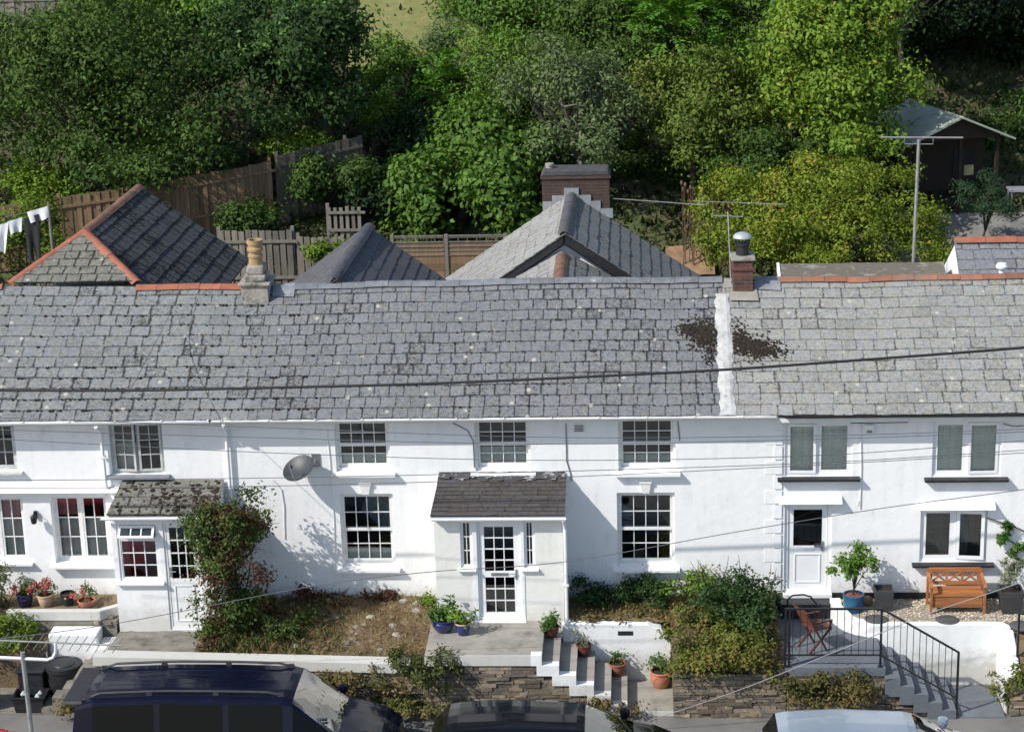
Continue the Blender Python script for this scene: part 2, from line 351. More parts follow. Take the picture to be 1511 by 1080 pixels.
def crown_points(rng, ells, n, clump, shell, flat=.75, zmin=None, nper=55):
    """leaf positions gathered in clumps that fill a set of ellipsoids"""
    w_ = np.array([e[3]*e[5]+e[3]*e[4] for e in ells]); w_ = w_/w_.sum()
    E0 = np.array(ells); nb = max(10*len(ells), min(26*len(ells), n//420)); bi = rng.choice(len(ells), nb, p=w_); Eb = E0[bi]
    d0 = unit(rng.normal(size=(nb, 3))); d0[:, 2] = np.where(d0[:, 2] < -.3, -d0[:, 2]*.5, d0[:, 2]); d0 = unit(d0)
    Bc = Eb[:, :3]+d0*Eb[:, 3:6]*(shell*.55+(1.02-shell*.55)*rng.random(nb)**.55)[:, None]
    Br = Eb[:, 3:6]*(.26+.26*rng.random(nb))[:, None]*np.array([1.1, 1.1, .85])
    nc = max(6, n//nper); pb = np.prod(Br, 1)**.7; idx = rng.choice(nb, nc, p=pb/pb.sum())
    d = unit(rng.normal(size=(nc, 3))+d0[idx]*.55+np.array([0, -.1, .35])); rr = .55+.5*rng.random(nc)**.5
    C = Bc[idx]+d*Br[idx]*rr[:, None]
    inner = rng.random(nc) < .16; Ei = Eb[idx]; C = np.where(inner[:, None], Ei[:, :3]+unit(rng.normal(size=(nc, 3)))*Ei[:, 3:6]*(.75*rng.random(nc)[:, None]), C)
    if zmin is not None:
        zz = zmin(C) if callable(zmin) else zmin
        C[:, 2] = np.maximum(C[:, 2], zz+.1)
    cs = clump*(.55+.8*rng.random(nc)); k = rng.choice(nc, n, p=cs**1.6/np.sum(cs**1.6))
    off = rng.normal(size=(n, 3))*np.array([.5, .5, .5*flat]); 
    P = C[k]+off*cs[k][:, None]
    out = unit(d[k]*.6+unit(off)*.7+np.array([0, -.1, .45]))
    return P, out, C, d
def foliage(name, mat, parent, ells, n, size, seed, clump=.5, shell=.62, width=.5, droop=.25, flat=.75, zmin=None, spread=.75, nper=60):
    rng = np.random.default_rng(seed)
    P, o, C, d = crown_points(rng, ells, n, clump, shell, flat, zmin, nper)
    Nn = unit(o+rng.normal(size=(n, 3))*spread*.6)
    A = unit(rng.normal(size=(n, 3))+o*.5); A = unit(A-Nn*np.sum(A*Nn, 1, keepdims=True)); A[:, 2] -= droop; A = unit(A)
    s = size*(.6+.8*rng.random(n))
    return leafmesh(name, mat, parent, P, Nn, A, s, width), C
def fronds(name, mat, parent, ells, nstem, length, leaf, seed, pairs=9, shell=.7, width=.34, zmin=None, lift=.5):
    """pinnate leaves: arching stems with pairs of leaflets"""
    rng = np.random.default_rng(seed)
    P, o, C, d = crown_points(rng, ells, nstem, .35, shell, .8, zmin, 7)
    n = nstem; dirs = unit(o*.8+unit(rng.normal(size=(n, 3)))*.8+np.array([0, -.2, lift])); L_ = length*(.7+.6*rng.random(n))
    side = unit(np.cross(dirs, np.array([0, 0, 1.])+rng.normal(size=(n, 3))*.15))
    PP, NN, AA, SS = [], [], [], []
    for k in range(pairs):
        t = (k+1)/pairs; q = P+dirs*(L_*t)[:, None]+np.array([0, 0, -1.])*(L_*.38*t*t)[:, None]
        tan = unit(dirs+np.array([0, 0, -1.])*.76*t)
        nn = unit(np.cross(side, tan)); nn = np.where(nn[:, 2:3] < 0, -nn, nn)
        for sg in (1, -1):
            PP.append(q); NN.append(nn+rng.normal(size=(n, 3))*.12); AA.append(unit(side*sg+tan*.55+rng.normal(size=(n, 3))*.1)); SS.append(leaf*(.75+.5*rng.random(n))*(1-.45*abs(t-.45)))
    return leafmesh(name, mat, parent, np.concatenate(PP), unit(np.concatenate(NN)), np.concatenate(AA), np.concatenate(SS), width), C
def E(x, y, rx, ry, Y, deep=.85):
    c = aY(x, y, Y); s = pxm(c); return (c[0], c[1], c[2], rx/s, deep*rx/s, ry/s/.98)
def limbs(name, mat, parent, base, C, seed, r0=.14, nl=9, fork=.45, wob=.12):
    rng = random.Random(seed); mb = MB(); base = Vector(base); cen = Vector(np.mean(C, 0)); 
    fk = base.lerp(cen, fork)
    mb.tube([base-Vector((0,0,.1)), base.lerp(fk,.5)+Vector((rng.uniform(-wob,wob), rng.uniform(-wob,wob), 0)), fk], [r0*1.25, r0*.95, r0*.75], 9)
    ids = rng.sample(range(len(C)), min(nl, len(C)))
    for i in ids:
        e = Vector(C[i]); m1 = fk.lerp(e,.35)+Vector((rng.uniform(-1,1)*wob*2, rng.uniform(-1,1)*wob*2, wob*2.0)); m2 = fk.lerp(e,.7)+Vector((rng.uniform(-1,1)*wob*2, rng.uniform(-1,1)*wob*2, wob*1.2))
        mb.tube([fk-Vector((0,0,.05)), m1, m2, e], [r0*.6, r0*.42, r0*.25, r0*.08], 6)
        for q in range(2):
            s_ = m1.lerp(m2, rng.random()); e2 = s_+Vector((rng.uniform(-1,1), rng.uniform(-1,1), rng.uniform(-.2,.9)))*(e-fk).length*.35
            mb.tube([s_, s_.lerp(e2,.5)+Vector((0,0,.05)), e2], [r0*.25, r0*.15, r0*.05], 5)
    return mb.build(name, mat, parent, smooth=True)
def ground_under(C): return np.array([T(y) for y in C[:, 1]])
def tree(name, label, cat, ells, n, size, mat, seed, group=None, bark=None, base=None, back=.2, kind='leaf', r0=.14, nl=9, fork=.45, wob=.12, **k):
    cx = np.mean([e[0] for e in ells]); cy = np.mean([e[1] for e in ells])
    b = base or (cx, cy+back, T(cy+back))
    t = thing(name, label, cat, b, group)
    if kind == 'leaf': c, C = foliage('crown', mat, t, ells, int(n*1.55), size*.78, seed, zmin=ground_under, **dict(dict(nper=95), **k))
    else: c, C = fronds('crown', mat, t, ells, n, size[0], size[1], seed, zmin=ground_under, **k)
    limbs('trunk', bark or BARK, t, b, [list(q) for q in C], seed, r0, nl, fork, wob)
    return t

# ================================================================== SETTING: ground, road
mb = MB()
ys = [-120, -60, -20, -8, -2.9, -.6, -.5, 5.5, 5.6, 8]+[8+1.3*i for i in range(1, 40)]+[70, 110, 180, 400]
xs = [-200, -90, -45]+[-30+1.5*i for i in range(41)]+[45, 90, 200]
rg = random.Random(3)
def gz(x, y):
    if y < -.55: return -1.56
    if y < 5.55: return -.6
    z = T(y)
    return z+(rg.uniform(-.12, .12) if 9 < y < 58 else 0)-(.05 if y >= 8 else 0)
mb.grid([[(x, y, gz(x, y)) for y in ys] for x in xs][::-1])
structure(mb, 'hillside_ground', EARTH, smooth=True)
mb = MB(); mb.box(-60, 60, -14, -3.4, -1.555, -1.5); structure(mb, 'road', ASPH)
mb = MB(); mb.box(-60, 60, -3.39, -2.6, -1.555, -1.395); structure(mb, 'pavement', ASPH)
mb = MB(); mb.box(-60, 60, -60, -14.01, -1.555, -1.45); structure(mb, 'far_pavement', ASPH)

# ================================================================== HOUSES
EY, EZ, RA, RL = -.3, 3.64, R_(35), 2.8/math.cos(R_(35))
RZ = EZ+2.8*math.tan(RA); RY = 2.5
def sag(x): return .02*math.sin(x*.55+1)+.008*math.sin(x*1.7)+.006*math.sin(x*3.1+2)
ROOF_N = Vector((0, -math.sin(RA), math.cos(RA))); ROOF_V = Vector((0, math.cos(RA), math.sin(RA)))
def rp(x, s, h=0):
    p = Vector((x, EY, EZ))+ROOF_V*s+ROOF_N*h; p.z += sag(x)*min(1, s/RL+.25); return p
def onroof(x, y):
    d = Vector(ray(x, y)); o = Vector((0, EY, EZ)); c = Vector(CAM); k = (o-c).dot(ROOF_N)/d.dot(ROOF_N); p = c+d*k
    return p.x, (p-o).dot(ROOF_V)
def slates(mb, O, U, V, L, exp, wr, ul, ur, seed, thick=.009, lap=.05, jit=.008, sg=None):
    """rows of single slates on the plane O + u*U + s*V, the ends of each row cut to ul(s)..ur(s)"""
    rng = random.Random(seed); O = Vector(O); U = Vector(U).normalized(); V = Vector(V).normalized(); Nn = U.cross(V)
    nrow = max(1, round(L/exp)); exp = L/nrow
    def pt(u, s, h):
        p = O+U*u+V*s+Nn*h
        if sg: p.z += sg(p.x)*min(1, s/L+.25)
        return p
    for i in range(nrow):
        s0, s1 = i*exp, min((i+1)*exp+lap, L); u = ul(s0)-rng.random()*wr[1]*.8; end = ur(s0)
        while u < end:
            wd = rng.uniform(*wr); a, b = u+.003, u+wd-.003; u += wd
            la, lb = max(a, ul(s0)), min(b, ur(s0)); ta, tb = max(a, ul(s1)), min(b, ur(s1))
            if lb-la < .015: continue
            if tb-ta < .005:
                m = min(max((la+lb)/2, ul(s1)), ur(s1)); ta, tb = m-.004, m+.004
            q = rng.uniform(-jit, jit); sk = rng.uniform(-jit, jit)*1.2; hl = .020+rng.uniform(0, .007); hu = .006
            p = [pt(la, s0+q, hl), pt(lb, s0+q+sk, hl+rng.uniform(-.003, .004)), pt(tb, s1, hu), pt(ta, s1, hu)]
            t = [x+Nn*thick for x in p]
            mb.add(p+t, [(3,2,1,0),(4,5,6,7),(0,1,5,4),(1,2,6,5),(3,0,4,7)], {1: [((la-a)/wd, 0), (1-(b-lb)/wd, 0), (1, 1), (0, 1)]})
    n = 24
    for i in range(n):
        for k in range(4):
            f0, f1, g0, g1 = i/n, (i+1)/n, k/4*L, (k+1)/4*L
            A = [pt(ul(g)+(ur(g)-ul(g))*f, g, -.004) for f, g in ((f0,g0),(f1,g0),(f1,g1),(f0,g1))]
            mb.add(A, [(0,1,2,3)])
def ridge(mb, pts, seg, r=.11, seed=1, rise=.75):
    """angular ridge tiles laid end to end along a line"""
    rng = random.Random(seed); pts = [Vector(p) for p in pts]
    for a, b in zip(pts, pts[1:]):
        n = max(1, round((b-a).length/seg))
        for i in range(n):
            p, q = a.lerp(b, i/n), a.lerp(b, (i+.985)/n); t = (q-p).normalized(); x = t.cross(Vector((0,0,1))).normalized(); u = x.cross(t)
            dz = rng.uniform(-.008, .008); ang = rng.uniform(-.06, .06)
            prof = [(-1.15, -.62), (-.62, -.08), (-.3, .1), (0, .16), (.3, .1), (.62, -.08), (1.15, -.62)]
            vs = []
            for e, o_ in ((p, 0), (q, .004)):
                for sc in (1, .84):
                    for w_, h_ in prof: vs.append(e+x*(w_*r*sc)+u*((h_*rise*r*1.1)*sc+dz+o_+.03+w_*r*ang*.4))
            f = []
            for k in range(6): f += [(k, k+1, 14+k+1, 14+k), (7+k+1, 7+k, 21+k, 21+k+1), (k+1, k, 7+k, 7+k+1), (14+k, 14+k+1, 21+k+1, 21+k)]
            f += [(0, 14, 21, 7), (6, 13, 27, 20)]
            mb.add(vs, f)
def wall_front(mb, x0, x1, z0, z1, holes, y0=0., y1=.3):
    X = sorted({x0, x1} | {h[0] for h in holes} | {h[1] for h in holes}); Z = sorted({z0, z1} | {h[2] for h in holes} | {h[3] for h in holes})
    inh = lambda x, z: any(a < x < b and c < z < d for a, b, c, d in holes)
    for a, b in zip(X, X[1:]):
        for c, d in zip(Z, Z[1:]):
            if inh((a+b)/2, (c+d)/2): continue
            mb.add([(a,y0,c),(b,y0,c),(b,y0,d),(a,y0,d),(a,y1,c),(b,y1,c),(b,y1,d),(a,y1,d)], [(0,1,2,3),(7,6,5,4)])
    for a, b, c, d in holes:
        mb.add([(a,y0,c),(b,y0,c),(b,y0,d),(a,y0,d),(a,y1,c),(b,y1,c),(b,y1,d),(a,y1,d)], [(0,4,5,1),(1,5,6,2),(2,6,7,3),(3,7,4,0)])
    mb.add([(x0,y0,z0),(x1,y0,z0),(x1,y0,z1),(x0,y0,z1),(x0,y1,z0),(x1,y1,z0),(x1,y1,z1),(x0,y1,z1)], [(3,2,6,7),(0,3,7,4),(2,1,5,6)])
def house_walls(h, x0, x1, holes, mat, y0=0., zb=-.6):
    m = MB(); wall_front(m, x0, x1, zb, 3.70, holes, y0, .3)
    for a, b in ((x0, x0+.2), (x1-.2, x1)): m.prismx([(.3, zb), (5.1, zb), (5.1, 3.62), (RY, RZ-.12), (.3, 3.92)][::1], a+.001, b-.001)
    m.box(x0+.2, x1-.2, 4.9, 5.1, zb, 3.6)
    wl = m.build('wall', mat, h)
    m = MB(); m.box(x0+.21, x1-.21, .9, .95, zb, 3.6); m.box(x0+.21, x1-.21, .31, .89, 2.12, 2.24); m.box(x0+.21, x1-.21, .31, .89, zb, -.3)
    m.build('dark_room_lining', DARKIN, h)  # dark sheets standing in for the unlit depth of the rooms
    return wl
def ring(mb, x0, x1, z0, z1, w_, y0, y1):
    mb.box(x0, x0+w_, y0, y1, z0, z1); mb.box(x1-w_, x1, y0, y1, z0, z1)
    mb.box(x0+w_, x1-w_, y0, y1, z0, z0+w_); mb.box(x0+w_, x1-w_, y0, y1, z1-w_, z1)
def sash(h, win, x0, x1, z0, z1, y, cols, rows, mat, w_=.04, bar=.018, th=.04, hinge=None, ang=0, glass=None, bottom=None):
    m = MB(); g = MB()
    if hinge == 'top': M = Matrix.Translation((0, y, z1)) @ Matrix.Rotation(R_(-ang), 4, 'X') @ Matrix.Translation((0, -y, -z1))
    elif hinge == 'right': M = Matrix.Translation((x1, y, 0)) @ Matrix.Rotation(R_(ang), 4, 'Z') @ Matrix.Translation((-x1, -y, 0))
    elif hinge == 'left': M = Matrix.Translation((x0, y, 0)) @ Matrix.Rotation(R_(-ang), 4, 'Z') @ Matrix.Translation((-x0, -y, 0))
    else: M = None
    m.M = g.M = M
    ring(m, x0, x1, z0, z1, w_, y, y+th); zb = z0+w_
    if bottom: m.box(x0+w_, x1-w_, y+.001, y+th-.001, z0+w_, z0+bottom); zb = z0+bottom
    for i in range(1, cols):
        c = x0+w_+(x1-x0-2*w_)*i/cols; m.box(c-bar/2, c+bar/2, y+.004, y+th-.004, zb, z1-w_)
    for i in range(1, rows):
        c = zb+(z1-w_-zb)*i/rows; m.box(x0+w_, x1-w_, y+.006, y+th-.006, c-bar/2, c+bar/2)
    m.build('sash', mat, win)
    g.box(x0+w_-.005, x1-w_+.005, y+th*.5-.002, y+th*.5+.003, zb-.005, z1-w_+.005); g.build('pane', glass or GLASS, win)
def curtain(win, x0, x1, z0, z1, y, mat, name='curtain', amp=.02, n=26):
    m = MB(); P = [(x0+(x1-x0)*i/n, y+amp*math.sin(i*1.9)) for i in range(n+1)]
    m.prismz(P+[(x, yy+.012) for x, yy in P[::-1]], z0, z1); m.build(name, mat, win)
def sillp(win, x0, x1, z, yf, d=.12, hgt=.06, mat=None, inner=.08):
    m = MB(); m.prismx([(yf-d, z-hgt), (yf+inner, z-hgt), (yf+inner, z), (yf-d, z-.025)], x0, x1); m.build('sill', mat or WHITE, win)
def sash_window(h, x0, x1, z0, z1, yf=0., key=False, blind=None):
    m = MB(); ring(m, x0, x1, z0, z1, .05, yf+.07, yf+.2); win = m.build('window', PAINTW, h)
    zm = (z0+z1)/2
    sash(h, win, x0+.052, x1-.052, zm-.035, z1-.052, yf+.085, 4, 2, PAINTW, .035, .016, .04, bottom=.06)
    sash(h, win, x0+.052, x1-.052, z0+.052, zm+.03, yf+.135, 4, 2, PAINTW, .04, .016, .04, bottom=.07)
    sillp(win, x0-.09, x1+.09, z0-.002, yf, .13, .075)
    if blind: curtain(win, x0+.06, x1-.06, z0+.06+blind[1]*(z1-z0), z0+(z1-z0)*blind[2], yf+.215, blind[0], 'blind', .004)
    if key:
        cx = (x0+x1)/2; m = MB(); m.prism([(cx-.07, z1+.004), (cx+.07, z1+.004), (cx+.105, z1+.20), (cx-.105, z1+.20)], yf-.05, yf-.001); m.prism([(cx-.115, z1+.2), (cx+.115, z1+.2), (cx+.12, z1+.24), (cx-.12, z1+.24)], yf-.065, yf-.001)
        m.build('keystone', PAINTW, win)
    return win
REDB = pm('red_blind', (.58,.24,.26), (.48,.19,.21), 3, .9); GREYB = pm('grey_green_blind', (.86,.83,.76), (.72,.70,.64), 1.3, .9, stretch=(.4,1,3))
NETC = pm('net_curtain', (.66,.68,.65), (.50,.52,.50), 3, .9); BRNB = pm('brown_blind', (.26,.20,.17), (.17,.13,.11), 2, .8, stretch=(.2, .2, 30))

# ---- house with the mossy porch (red ridge)
HG = 'white terraced cottages'
hl = thing('terraced_cottage', 'white cottage with red clay ridge, mossy porch and hipped rear wing', 'house', (-9.3, 0, -.6), HG)
hc = thing('terraced_cottage', 'white cottage with small paned sash windows and central gabled slate porch', 'house', (-.3, 0, -.6), HG)
hr = thing('terraced_cottage', 'white cottage with quoins, plain white door and black window sills', 'house', (9, 0, -.6), HG)
XL0, XLC, XCR, XR1 = -13.2, -5.58, 5.02, 13.2
W_ = dict(A=(-10.75,-9.70,2.55,3.52), B=(-7.84,-6.79,2.46,3.53), C=(-10.75,-9.68,.64,1.98), D=(-9.13,-8.03,.60,1.99))
DOORW = (-6.7, -5.9, -.45, 1.8)
house_walls(hl, XL0, XLC-.002, list(W_.values())+[(-7.3, -5.9, -.3, 1.7)], WHITE, .03)
U1, U2, U3 = (-3.43,-2.37,2.49,3.54), (-.73,.34,2.48,3.54), (2.02,3.11,2.46,3.54)
L1, L2 = (-3.41,-2.36,.51,2.03), (1.98,3.09,.49,2.02)
house_walls(hc, XLC, XCR, [U1, U2, U3, L1, L2, (-.9, .4, -.2, 1.9)], WHITE, 0.)
R1, R2, R3, RD = (5.19,6.47,2.33,3.42), (7.97,9.26,2.30,3.42), (7.79,9.06,.56,1.66), (5.20,6.10,-.06,1.80)
house_walls(hr, XCR+.002, XR1, [R1, R2, R3, RD], WHITE, 0.015)

def casement(h, b, yf, lw, cols, rows, mat, opens=(None, None), sill=None, frac=.5, rec=.1, angs=(8, 8), sillz=.06, silld=.1, blind=None, sillw=.1):
    x0, x1, z0, z1 = b; m = MB(); ring(m, x0, x1, z0, z1, .05, yf+rec-.04, yf+rec+.06); xm = x0+(x1-x0)*frac
    m.box(xm-.025, xm+.025, yf+rec-.038, yf+rec+.058, z0+.05, z1-.05); win = m.build('window', mat, h)
    for (a, c, op, an) in ((x0+.052, xm-.027, opens[0], angs[0]), (xm+.027, x1-.052, opens[1], angs[1])):
        sash(h, win, a, c, z0+.052, z1-.052, yf+rec-.03-(.03 if op else 0), cols, rows, mat, lw, .018, .045, op, an)
    if sill: sillp(win, x0-sillw, x1+sillw, z0-.002, yf, silld, sillz, sill)
    if blind:
        for (bm_, f0, f1, g0, g1) in blind: curtain(win, x0+.05+(x1-x0-.1)*f0, x0+.05+(x1-x0-.1)*f1, z0+.05+(z1-z0-.1)*g0, z0+.05+(z1-z0-.1)*g1, yf+rec+.075, bm_)
    return win
YL = .03
casement(hl, W_['A'], YL, .035, 2, 3, OLDW, sill=OLDW, frac=.55)
casement(hl, W_['B'], YL, .04, 2, 3, OLDW, ('left', 'right'), frac=.5, sill=LEAD, rec=.12, angs=(9, 7), blind=[(NETC, 0, .45, 0, .55)], silld=.14)
casement(hl, W_['C'], YL, .035, 2, 3, PAINTW, frac=.5, sill=WHITE2, rec=.16, blind=[(REDB, 0, 1, .66, 1), (NETC, 0, 1, 0, .64)])
casement(hl, W_['D'], YL, .035, 2, 3, PAINTW, frac=.5, sill=WHITE2, rec=.2, blind=[(REDB, 0, .5, .68, 1), (NETC, 0, 1, 0, .62)], silld=.16)
m = MB(); m.prismx([(YL-.16, 2.13), (YL-.001, 2.13), (YL-.001, 2.22), (YL-.12, 2.17)], XL0, -7.72); m.build('string_course', WHITE2, hl)
for i, b in enumerate((U1, U2, U3)): sash_window(hc, *b, blind=((GREYB, 0, .28) if i == 0 else (NETC, 0, .4) if i == 1 else (NETC, 0, .25)))
sash_window(hc, *L1, key=True, blind=(NETC, 0, .2)); sash_window(hc, *L2, key=True)
casement(hr, R1, .015, .05, 1, 1, PLASTIC, ('left', None), sill=BLACKP, rec=.08, frac=.48, angs=(2, 0), silld=.14, sillz=.07, blind=[(GREYB, 0, 1, 0, 1)], sillw=.14)
casement(hr, R2, .015, .05, 1, 1, PLASTIC, (None, 'right'), sill=BLACKP, rec=.08, frac=.5, angs=(0, 2), silld=.14, sillz=.07, blind=[(GREYB, 0, .98, .03, 1)], sillw=.14)
casement(hr, R3, .015, .065, 1, 1, PLASTIC, (None, 'left'), sill=BLACKP, rec=.08, frac=.52, angs=(0, 6), silld=.14, sillz=.07, blind=[(BRNB, 0, .5, .05, 1), (BRNB, .5, 1, .3, 1)], sillw=.14)
# plain white door, canopy lintels, plinth, quoins
m = MB(); x0, x1, z0, z1 = RD; ring(m, x0, x1, z0, z1, .07, .05, .14); dr = m.build('door', PLASTIC, hr)
sash(hr, dr, x0+.075, x1-.075, z0+.075, z1-.075, .075, 1, 1, PLASTIC, .1, .02, .05, bottom=.86, glass=GLASS)
m = MB(); ring(m, x0+.2, x1-.2, .12, .72, .02, .062, .074); m.build('door_panel', PLASTIC, dr)
m = MB(); m.box(x0+.36, x1-.33, .06, .074, .80, .85); m.build('letter_box', PLASTIC, dr)
m = MB(); m.box(x1-.19, x1-.15, .055, .074, .78, .98); m.tube([(x1-.17, .06, .9), (x1-.17, .02, .9), (x1-.30, .02, .9)], .012); m.build('handle', STEEL, dr)
m = MB(); m.box(x1-.32, x1-.19, .06, .073, .86, .94); m.build('door_bell', BLACKP, dr)
m = MB(); m.box(x0-.02, x1+.02, -.12, .05, -.13, -.062); m.build('threshold', PLASTIC, dr)
for (a, b, c) in ((5.08, 6.28, 1.81), (7.70, 9.18, 1.67)):
    m = MB(); m.prismx([(-.14, c), (.014, c+.01), (.014, c+.13), (-.13, c+.03)], a, b); m.build('lintel_canopy', WHITE2, hr)
m = MB(); m.box(6.12, XR1, -.012, .012, -.28, -.07); m.box(XCR+.03, 5.18, -.012, .012, -.5, -.07); m.build('plinth', BLACKP, hr)
m = MB()
for i in range(12):
    z = 3.55-.3*i
    if z < .1: break
    a = .34 if i % 2 else .22; m.box(4.82 if i % 2 else 4.98, 4.98+.16, -.008, .0, z-.27, z)
m.build('quoins', WHITE, hr)

# ---- main roofs
XF = onroof(1070, 520)[0]
for h, a, b, mt, wr, sd in ((hl, XL0, onroof(402, 520)[0]-.3, SLATE_A, (.30, .50), 11), (hc, onroof(402, 520)[0]-.3, XF, SLATE_B, (.27, .31), 12), (hr, XF, XR1, SLATE_C, (.28, .46), 13)):
    m = MB(); slates(m, (a, EY, EZ), (1, 0, 0), ROOF_V, RL, .263, wr, lambda s: 0, lambda s, L=b-a: L, sd, sg=sag)
    n = 12
    for i in range(n):
        xa, xb = a+(b-a)*i/n, a+(b-a)*(i+1)/n
        m.add([(xa, RY, RZ+sag(xa)), (xb, RY, RZ+sag(xb)), (xb, 5.4, 3.6), (xa, 5.4, 3.6)], [(0,1,2,3)])
    rf = m.build('roof', mt, h)
    if h is hc: ROOFC = rf
    if h is hl: ROOFL = rf
    if h is hr: ROOFR = rf
def rline(xa, xb, n=10): return [(x, RY, RZ+sag(x)+.0) for x in np.linspace(xa, xb, n)]
rx = lambda x: onroof(x, 415)[0]
m = MB(); ridge(m, rline(XL0, rx(8)), .45, .12, 2); m.build('ridge_tiles', TERRA, hl)
m = MB(); ridge(m, rline(rx(203), rx(360), 6), .5, .125, 3); m.build('ridge_tiles', TERRA, hl)
m = MB(); ridge(m, rline(rx(436), rx(1066)), .47, .13, 4); m.build('ridge_tiles', GREYRIDGE, hc)
m = MB(); ridge(m, rline(rx(1150), XR1), .48, .12, 5); m.build('ridge_tiles', pm('faded_terracotta', (.33,.13,.07), (.24,.10,.065), 5, .85, bump=.3, island=.25, c3=(.15,.13,.10), s3=3.5, lo3=.48, hi3=.68), hr)
for (a, b) in ((rx(405), rx(437)), (rx(1112), rx(1151))):
    m = MB(); m.add([rp(a, RL-.30, .05), rp(b, RL-.34, .05), rp(b, RL+.02, .06), rp(a, RL+.02, .06)], [(0,1,2,3)]); m.build('lead_flashing', LEAD, hc)
# white painted strip of flashing between the two roofs
m = MB(); rng = random.Random(5); prev = None; SH = .03
N_ = 30
for i in range(N_+1):
    s = RL*.875*i/N_; l = XF-.15+rng.uniform(-.025, .02); r = XF+.13+rng.uniform(-.025, .03)
    if i % 7 == 0: l -= .03
    q = [rp(l, s, .033), rp(XF-.05, s, .05), rp(XF+.06, s, .05), rp(r, s, .033)]
    if prev: m.add(prev+q, [(0,1,5,4),(1,2,6,5),(2,3,7,6)])
    prev = q
m.build('flashing_strip', FLASH, ROOFC)
def lumps(name, mat, parent, pts, seed):
    rng = random.Random(seed); m = MB()
    for (p, r) in pts:
        n = 6; vs = [p+ROOF_N*r*.3+Vector((rng.uniform(-.3,.3)*r, 0, 0))]
        for k in range(n):
            q = 6.283*k/n; a = r*rng.uniform(.6, 1.25); vs.append(p+Vector((1,0,0))*math.cos(q)*a+ROOF_V*math.sin(q)*a*.8+ROOF_N*r*.14)
        for k in range(n):
            q = 6.283*k/n+.2; a = r*rng.uniform(.8, 1.35); vs.append(p+Vector((1,0,0))*math.cos(q)*a+ROOF_V*math.sin(q)*a-ROOF_N*.01)
        m.add(vs, [(0, 1+k, 1+(k+1)%n) for k in range(n)]+[(1+k, 7+k, 7+(k+1)%n, 1+(k+1)%n) for k in range(n)])
    o = m.build(name, mat, parent, smooth=True); o['kind'] = 'stuff'; return o
MOSS = pm('brown_moss', (.018,.013,.009), (.035,.026,.015), 14, 1., bump=.8, bscale=60)
def patch(cx, cy, rx_, ry_, n, rng, rr=(.015, .06)):
    o = []
    while len(o) < n:
        g = rng.gauss(0, .48), rng.gauss(0, .48)
        x, s = onroof(cx+g[0]*rx_, cy+g[1]*ry_)
        if abs(x-XF) > .15 and .03 < s < RL-.1: o.append((rp(x, s, .045), rng.uniform(*rr)*(1.1-.45*min(1, math.hypot(*g)))))
    return o
rng = random.Random(8)
lumps('moss', MOSS, ROOFC, patch(1040, 497, 28, 24, 420, rng, (.010, .036))+patch(1015, 488, 18, 14, 160, rng, (.01, .03))+patch(1048, 525, 10, 22, 90, rng, (.01, .025)), 1)
lumps('moss', MOSS, ROOFR, patch(1108, 513, 36, 18, 480, rng, (.010, .036))+patch(1135, 520, 34, 14, 220, rng, (.01, .03))+patch(1090, 500, 14, 26, 160, rng, (.01, .03)), 2)
pts = []
for k in range(330):
    x, y = rng.uniform(0, 470), rng.choice([rng.uniform(430, 615), rng.uniform(540, 617)])
    row = round(onroof(x, y)[1]/.263)*.263-.015
    if row > .02: pts.append((rp(onroof(x, y)[0], row, .045), rng.uniform(.008, .03)))
lumps('moss', MOSS, ROOFL, pts, 3)
pts = []
for k in range(300):
    x, y = rng.uniform(480, 1050), rng.uniform(440, 616); row = round(onroof(x, y)[1]/.263)*.263-.012
    if row > .02: pts.append((rp(onroof(x, y)[0], row, .045), rng.uniform(.006, .02)))
lumps('moss', MOSS, ROOFC, pts, 4)

# ---- gutters and pipes
def gutter(h, xa, xb, mat, y=-.345, z=3.66, r=.055, name='gutter', br=True):
    m = MB(); n = 7; vs = []
    for x in (xa, xb):
        for rr in (r, r*.82):
            for k in range(n): q = math.pi*k/(n-1); vs.append((x, y-rr*math.cos(q), z-rr*math.sin(q)))
    f = []
    for k in range(n-1): f += [(k, 14+k, 14+k+1, k+1), (7+k, 7+k+1, 21+k+1, 21+k)]
    f += [(0, 7, 21, 14), (6, 20, 27, 13), tuple(range(7))+tuple(range(13, 6, -1)), tuple(range(14, 21))+tuple(range(27, 20, -1))]
    m.add(vs, f)
    if br:
        x = xa+.2
        while x < xb: m.box(x-.015, x+.015, y-r-.004, y+r+.05, z-.004, z+.01); x += .9
    return m.build(name, mat, h)
gutter(hl, XL0, onroof(308, 620)[0], PLASTIC); gutter(hc, onroof(312, 620)[0], 5.0, PAINTW, z=3.655, r=.045); gutter(hr, 5.15, XR1, BLACKP)
m = MB(); m.box(XL0, XLC, -.25, .03, 3.56, 3.64); m.build('fascia', OLDW, hl)
m = MB(); m.box(XLC+.01, XCR, -.25, 0., 3.55, 3.63); m.build('fascia', PAINTW, hc)
m = MB(); m.box(XCR+.03, XR1, -.27, .015, 3.50, 3.60); m.build('fascia', PAINTW, hr)
def pipe(h, pts, mat=PLASTIC, r=.035, name='downpipe'):
    m = MB(); m.tube(pts, r, 10)
    for p, q in zip(pts, pts[1:]):
        if abs(p[2]-q[2]) > .6: m.box(p[0]-.05, p[0]+.05, p[1]-.04, p[1]+.04, (p[2]+q[2])/2, (p[2]+q[2])/2+.04)
    return m.build(name, mat, h)
pipe(hl, [(-7.97, -.36, 3.56), (-7.97, -.3, 3.5), (-7.97, -.06, 3.4), (-7.96, -.06, 2.25), (-7.80, -.06, 1.95), (-7.80, -.1, 1.85)])
